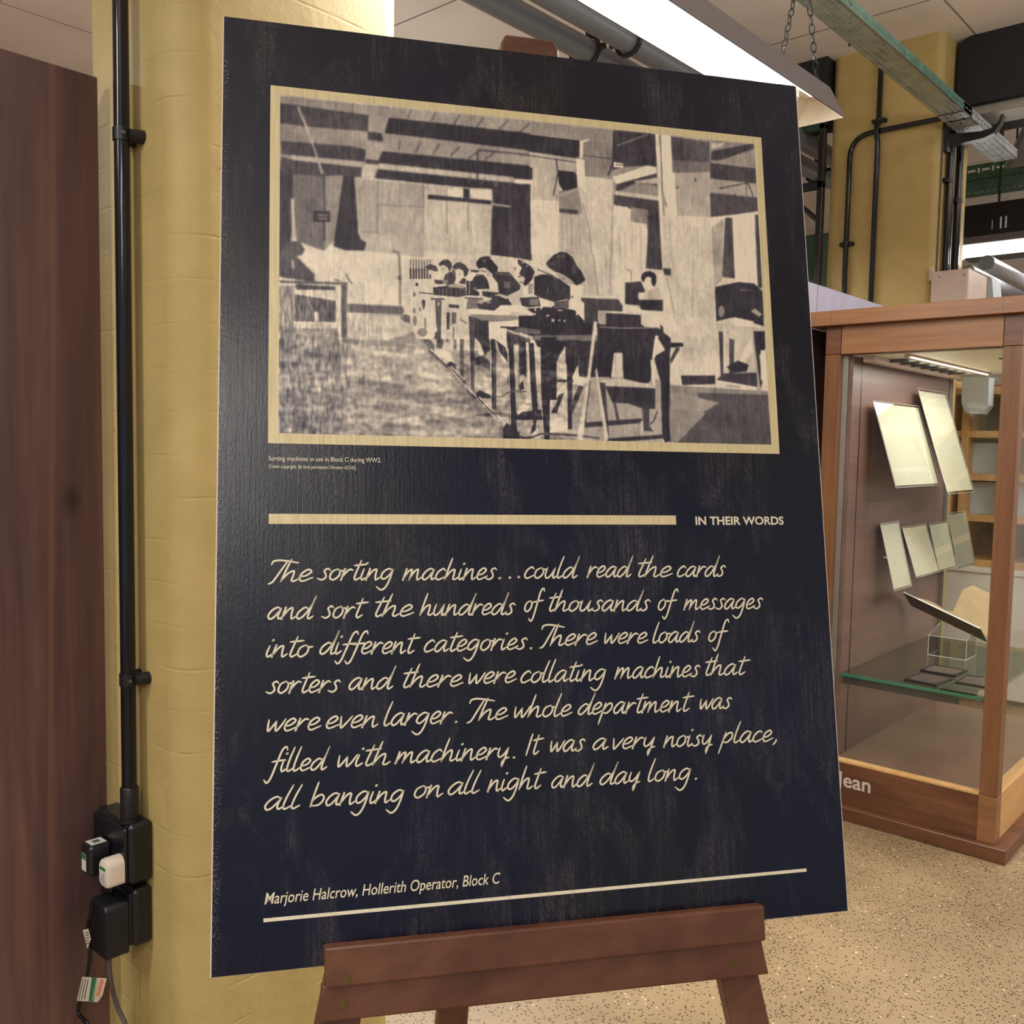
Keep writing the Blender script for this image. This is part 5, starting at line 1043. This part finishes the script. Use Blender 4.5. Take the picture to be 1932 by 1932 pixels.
# ================================================================ pipes under the ceiling
PZ = 3.2
def pipe(y, xh, label):
    p = thing('ceiling_pipe', label, 'pipe', (5, y, PZ), 'grey pipes under the ceiling')
    link_mesh('pipe', MB().tube([(-1.5, y, PZ), (8.45, y, PZ)], .052, 24), M['pipe'], p, smooth=True)
    for x in (xh, xh+2.4, xh-2.4):
        mb = MB(); pts = [(x, y+.060*math.cos(a), PZ+.060*math.sin(a)) for a in [math.radians(20+ 320*k/20-70-90-20) for k in range(21)]]
        mb.tube([(x, y+.064*math.cos(2*math.pi*k/20), PZ+.064*math.sin(2*math.pi*k/20)) for k in range(21)], .010, 8, False)
        for s in (-1, 1): mb.box((x-.012, y+s*.066, PZ-.012), (x+.012, y+s*.098, PZ+.012), 0, .004)
        h = link_mesh('hanger', mb, M['black'], p, smooth=True)
        link_mesh('rod', MB().tube([(x, y, PZ+.066), (x, y, PZ+.10), (x, y, PZ+.101), (x, y, PZ+.13), (x, y, PZ+.131), (x, y, CZ)], [.011, .014, .018, .018, .007, .007], 10), M['black'], h, smooth=True)
pipe(2.67, onz(1118,93,3.2).x, 'grey ceiling pipe on the left of the pair above the board')
pipe(2.466, onz(1190,75,3.2).x, 'grey ceiling pipe on the right of the pair, nearer the lamp')
# ================================================================ cable tray over the cabinet
def plate(mb, p0, du, dv, L, W, th, nrm):
    p0, du, dv, nrm = Vector(p0), Vector(du), Vector(dv), Vector(nrm)
    for o, fl in ((Vector(), True), (nrm*th, False)):
        i = len(mb.f); P = [p0+o, p0+du*L+o, p0+du*L+dv*W+o, p0+dv*W+o]; uv = [(0,0),(L,0),(L,W),(0,W)]
        if fl: P, uv = P[::-1], uv[::-1]
        mb.add(P, [(0,1,2,3)]); mb.uv[i] = uv
    return mb
TZ = 3.10; TY0 = 1.525; TY1 = 1.645; TX0, TX1, TX2 = 1.2, 5.10, 5.95
tr = thing('cable_tray', 'perforated galvanised cable tray running under the ceiling over the cabinet', 'cable tray', (3.6, 1.58, TZ))
for (xa, xb, m1, m2, nm) in ((TX0, TX1, 'tray', 'trayside', ''), (TX1-.12, TX2, 'traysilver', 'traysilver', 'end')):
    dz = 0 if nm == '' else -.004
    o = link_mesh('tray_bottom', plate(MB(), (xa, TY0, TZ+dz), (1,0,0), (0,1,0), xb-xa, TY1-TY0, .0015, (0,0,1)), M[m1], tr)
    if nm: o['label'] = 'bright galvanised end piece'
    link_mesh('tray_side', plate(MB(), (xa, TY0, TZ+dz), (1,0,0), (0,0,1), xb-xa, .045 if nm == '' else .05, .0015, (0,-1,0)), M[m2], tr)
    link_mesh('tray_side', plate(MB(), (xa, TY1, TZ+dz), (1,0,0), (0,0,1), xb-xa, .045 if nm == '' else .05, .0015, (0,1,0)), M[m2], tr)
    link_mesh('bright_lip', MB().box((xa, TY0-.003, TZ+dz-.002), (xb, TY0+.002, TZ+dz+.003)), M['steel'], tr)
link_mesh('splice', MB().box((TX1-.01, TY0-.005, TZ-.006), (TX1, TY1+.004, TZ+.048)), M['black'], tr)
for x in (2.2, 3.9): link_mesh('rod', MB().tube([(x, TY1+.006, TZ-.004), (x, TY1+.006, CZ)], .005, 8), M['black'], tr)
ar = thing('tray_bracket', 'black upturned arm bracket holding the cable tray off the far pillar', 'bracket', (5.27, 1.69, 3.03))
mb = MB(); pts2 = [(1.70, 3.02), (1.50, 3.03), (1.455, 3.045), (1.425, 3.09), (1.415, 3.13), (1.425, 3.13), (1.438, 3.095), (1.47, 3.072), (1.52, 3.066), (1.70, 3.085)]
mb.prism([(5.24, y, z) for y, z in pts2], (.045, 0, 0)); link_mesh('arm', mb, M['black'], ar)
link_mesh('channel', MB().box((5.236, 1.672, 3.0), (5.288, 1.70, 3.15), 0, .003), M['black'], ar)
# ================================================================ conduits on the far pillar
def cond(pts, r, label, straps=(), base=None, nrm=(1,0,0)):
    o = thing('conduit', label, 'conduit', tuple(pts[0]), 'black conduits on the far pillar')
    link_mesh('pipe', MB().tube(pts, r, 14), M['blackgloss'], o, smooth=True)
    for (x, y, z) in straps:
        mb = MB(); mb.tube([(x, y, z-.012), (x, y, z+.012)], r+.004, 14); n = Vector(nrm); side = Vector((-n.y, n.x, 0))
        for s in (-1, 1):
            p = Vector((x, y, z))+side*(s*(r+.014)); mb.tube([p-n*.004, p+n*(r+.006)], [.011, .014], 10)
        link_mesh('saddle', mb, M['black'], o, smooth=True)
xc = PX-.02
def bend(p0, c0, p1, n=8): return [tuple((Vector(p0)*(1-u)**2+Vector(c0)*2*u*(1-u)+Vector(p1)*u*u)) for u in [k/n for k in range(n+1)]]
yA = 2.165; yB = 2.015; zT = 3.150
cond([(xc, yA, 0.02)]+bend((xc, yA, zT-.12), (xc, yA, zT), (xc, yA-.12, zT))+[(xc, 1.66, zT)], .0135, 'black conduit bending over to the right on the far pillar', [(xc, yA, 2.575)])
cond([(xc+.001, yB, .02), (xc+.001, yB, zT-.06), (xc-.03, yB, zT), (xc+.001, yB, zT+.06), (xc+.001, yB, CZ)], .0135, 'straight black conduit running to the ceiling on the far pillar', [(xc+.001, yB, 3.205)])
ys = PY-.022
cond([(5.308, ys, 2.38), (5.308, ys, 3.24)], .016, 'thick black conduit nearest the pillar corner above the trunking box', [(5.308, ys, 2.86)], nrm=(0,1,0))
cond([(5.350, ys, 2.38), (5.350, ys, 2.56), (5.343, ys-.004, 2.72), (5.343, ys, 3.19)], .011, 'thin black conduit with a slight kink, middle of the three', nrm=(0,1,0))
cond([(5.43, ys-.01, 2.38), (5.43, ys-.01, 3.19)], .020, 'thickest black conduit on the right of the three', [(5.43, ys-.01, 2.78)], nrm=(0,1,0))
solo('pale_wire', MB().tube([(5.235, PY-.004, 2.38), (5.235, PY-.004, 3.1)], .004, 8), M['greycable'], 'thin grey wire clipped down the far pillar corner', 'wire', (5.235, PY, 2.38), smooth=True)
tb_ = thing('trunking_box', 'beige steel trunking box below the black conduits on the far pillar', 'trunking', (5.15, 1.60, 2.0))
link_mesh('body', MB().box((5.16, 1.515, 1.9), (5.48, 1.695, 2.372), 0, .003), M['beigebox'], tb_)
link_mesh('cover', MB().box((5.152, 1.517, 1.9), (5.16, 1.693, 2.368), 0, .002), M['beigebox'], tb_)
link_mesh('fixing_tab', MB().box((5.17, 1.695, 2.33), (5.19, 1.714, 2.40), 0, .002), M['beigebox'], tb_)
for y in (1.655, 1.535): link_mesh('screw', MB().tube([(5.152, y, 2.34), (5.149, y, 2.34)], .005, 10), M['steel'], tb_)
bb = thing('wall_enclosure', 'pale blue enclosure with chamfered top beside the trunking box', 'enclosure', (5.6, 1.48, 1.9))
q = [onx(*c, 5.52) for c in ((1829,575),(1875,575),(1872,526),(1829,506))]
link_mesh('body', MB().prism([tuple(p) for p in q], (.16, 0, 0)), M['bluebox'], bb)
link_mesh('bright_rim', MB().tube([q[2]-Vector((.003,0,0)), q[3]-Vector((.003,0,0))], .005, 8), M['white'], bb)
# ================================================================ ceiling box, racks, speaker at the far right
bxm = MB(); r = .07; Yb, Zb, Zt = PY-.02, 3.25, CZ
sec = [(.2, Zb), (.2, Zt), (Yb-r, Zt)]
sec = [(.2, Zt), (.2, Zb), (Yb, Zb), (Yb, Zt-r)]+[(Yb-r+r*math.cos(math.radians(a)), Zt-r+r*math.sin(math.radians(a))) for a in (20, 40, 60, 80)]+[(Yb-r, Zt)]
hb_ = thing('ceiling_box', 'large matt black box with a rounded corner fixed under the ceiling', 'box', (5.7, 1.0, 3.25))
link_mesh('body', MB().prism([(5.36, y, z) for y, z in sec], (.55, 0, 0)), M['blackmatt'], hb_)
link_mesh('bottom_channel', MB().box((5.40, .2, 3.20), (5.60, Yb-.05, 3.249), 0, .003), M['greyframe'], hb_)
def rackbar(x, y0, y1, z0, label, nm='cable_rack'):
    o = thing(nm, label, 'rack', (x, (y0+y1)/2, z0), 'green slotted racks')
    link_mesh('slotted_face', plate(MB(), (x, y1, z0+.05), (0,-1,0), (0,0,1), y1-y0, .10, .003, (-1,0,0)), M['rack'], o)
    link_mesh('dotted_tray', plate(MB(), (x, y1, z0+.05), (0,-1,0), (1,0,0), y1-y0, .12, .002, (0,0,-1)), M['racklow'], o)
    link_mesh('lower_face', plate(MB(), (x+.05, y1, z0-.055), (0,-1,0), (0,0,1), y1-y0, .10, .003, (-1,0,0)), M['racklow'], o)
    for y in (y0+.3, (y0+y1)/2, y1-.03): link_mesh('drop_rod', MB().tube([(x+.06, y, z0+.05), (x+.06, y, CZ)], .006, 8), M['black'], o)
    return o
rackbar(7.0, .5, 2.25, 3.24, 'green slotted cable rack above the black speaker at the far right')
rackbar(7.0, 2.36, 3.2, 2.92, 'short green slotted rack seen between the board and the far pillar')
sp = thing('speaker', 'black cabinet with two pale slots hanging at the far right', 'speaker', (6.85, 1.88, 2.76))
link_mesh('body', MB().box((6.80, 1.66, 2.74), (7.05, 2.06, 3.075), 0, .004), M['black'], sp)
s_ = link_mesh('side_panel', MB().box((6.81, 1.655, 2.75), (7.04, 1.66, 3.07)), M['bluebox'], sp)
for y in (1.815, 1.785, 1.87): link_mesh('slot', MB().box((6.797, y-.005, 2.90), (6.80, y+.005, 2.975) if y < 1.85 else (6.80, y-.001, 2.96)), M['bluebox'], sp)
link_mesh('hanging_rod', MB().tube([(6.9, 1.86, 3.075), (6.9, 1.86, CZ)], .008, 8), M['black'], sp)
for (y, xs, lab) in ((1.526, 5.49, 'upper of two grey pipes below the batten lamp at the far right'), (1.685, 5.72, 'lower of two grey pipes below the batten lamp at the far right')):
    o = thing('ceiling_pipe', lab, 'pipe', (7.2, y, 2.45), 'grey pipes at the far end')
    link_mesh('pipe', MB().tube([(xs, y, 2.45), (8.45, y, 2.45)], .040, 18), M['pipe'], o, smooth=True)
    link_mesh('hanger', MB().tube([(7.9, y+.048*math.cos(2*math.pi*k/16), 2.45+.048*math.sin(2*math.pi*k/16)) for k in range(17)], .008, 6, False), M['black'], o)
    link_mesh('rod', MB().tube([(7.9, y, 2.50), (7.9, y, CZ)], .006, 8), M['black'], o)
# rods and lamp in the upper right gap
hl = thing('tilted_trough', 'tilted grey steel trough on thin rods under the black ceiling box', 'trough', (6.3, 1.62, 3.2))
p0, p1 = onx(1897,318,6.2), onx(1938,232,6.5); du = (p1-p0); Lh = du.length; du.normalize(); sd_ = Vector((0,-1,0)); up = sd_.cross(du).normalized()
link_mesh('trough_bottom', MB().frame_box(p0, du, sd_, up, Lh, .10, .003), M['steel'], hl)
link_mesh('trough_side', MB().frame_box(p0, du, sd_, up, Lh, .003, .03), M['pipe'], hl); link_mesh('trough_side', MB().frame_box(p0+sd_*.10, du, sd_, up, Lh, .003, .03), M['pipe'], hl)
for px_ in (1887, 1919):
    q_ = onx(px_, 262, 6.3); link_mesh('rod', MB().tube([q_, (q_.x, q_.y, CZ)], .006, 8), M['black'], hl)
# ================================================================ steelwork seen between the board and the far pillar
fp = thing('steel_post', 'black steel post with a diagonal brace left of the far pillar', 'post', (5.15, 2.31, 0))
link_mesh('post', MB().box((5.13, 2.292, 2.0), (5.17, 2.325, 3.24), 0, .003), M['black'], fp)
link_mesh('top_arm', MB().box((5.13, 2.292, 3.21), (5.17, 2.75, 3.25), 0, .003), M['dkgreen'], fp)
link_mesh('arm', MB().box((5.13, 2.292, 2.89), (5.17, 2.75, 2.93), 0, .003), M['black'], fp)
d_ = Vector((0, -.26, -.24)); mb = MB().tube([(5.15, 2.52, 2.90), (5.15, 2.30, 2.70)], .014, 8); link_mesh('brace', mb, M['black'], fp)
bx2 = solo('ceiling_box', MB().box((5.14, 2.296, 3.30), (5.5, 3.0, CZ), 0, .004), M['blackmatt'], 'small black box under the ceiling behind the lamp end', 'box', (5.3, 2.6, 3.3))
lk = solo('green_locker', MB().box((5.9, 2.62, 0), (6.3, 3.4, 2.82), 0, .006), M['dkgreen'], 'dark green cabinet seen just right of the board edge', 'cabinet', (6.1, 3.0, 0))
lv = thing('partition_panel', 'pale lavender partition board showing above the oak cabinet top', 'panel', (4.0, 1.70, 0))
link_mesh('board', MB().box((2.95, 1.675, 0), (4.46, 1.700, 2.115), 0, .002), M['lavender'], lv)
link_mesh('seam', MB().box((3.742, 1.6745, 0), (3.745, 1.676, 2.114)), M['darkgrey'], lv)
br2 = solo('partition_panel', MB().box((2.95, 1.652, 0), (3.86, 1.672, 1.93), 0, .004), M['brownboard'], 'dark brown board standing between the navy board and the oak cabinet', 'panel', (3.4, 1.66, 0))
# ================================================================ display unit beyond the cabinet
un = thing('shelving_unit', 'pale oak grid shelving seen through the cabinet glass', 'shelving', (6.15, 1.5, 0))
for z in (.80, 1.06, 1.30, 1.55, 1.80): link_mesh('shelf', MB().box((5.95, .9, z-.02), (6.30, 2.0, z+.02), 0, .002), M['oakpale'], un)
for y in (.92, 1.22, 1.50, 1.72, 1.80, 1.98): link_mesh('upright', MB().box((5.94, y-.02, .78), (6.30, y+.02, 1.86), 0, .002), M['oakpale'], un)
link_mesh('back', MB().box((6.30, .9, .78), (6.32, 2.0, 1.86)), M['casepanel'], un)
for (y0, y1, z0, z1, lab) in ((1.52, 1.70, 1.32, 1.50, 'pale blue paper in the upper grid shelf opening'), (1.52, 1.70, 1.08, 1.27, 'pale blue paper in the middle grid shelf opening'), (1.24, 1.48, 1.08, 1.28, 'large pale blue chart at the right of the grid shelving')):
    solo('paper_chart', MB().box((6.05, y0, z0-.0), (6.052, y1, z1)), M['bluebox'], lab, 'chart', (6.05, (y0+y1)/2, z0))
pn = thing('plinth', 'white display plinth standing under the grid shelving', 'plinth', (6.1, 1.5, 0))
link_mesh('body', MB().box((5.90, .85, .03), (6.4, 2.05, .75), 0, .003), M['white'], pn)
link_mesh('top', MB().box((5.88, .83, .75), (6.42, 2.07, .78), 0, .003), M['white'], pn)
link_mesh('toe_board', MB().box((5.93, .9, 0), (6.35, 2.0, .03)), M['darkgrey'], pn)
hs_ = thing('reflection_box', 'pale blue box standing in for a reflection of the blue enclosure', 'box', (5.7, 1.7, 1.7))  # solid box built in place of a reflection of the pale blue enclosure
q = [onx(*c, 5.83) for c in ((1815,712),(1866,712),(1864,765),(1852,781),(1822,779),(1814,762))]
link_mesh('body', MB().prism([tuple(p) for p in q][::-1], (.108, 0, 0)), M['bluebox'], hs_)

for o in list(bpy.data.objects):
    if '_o' in o: del o['_o']
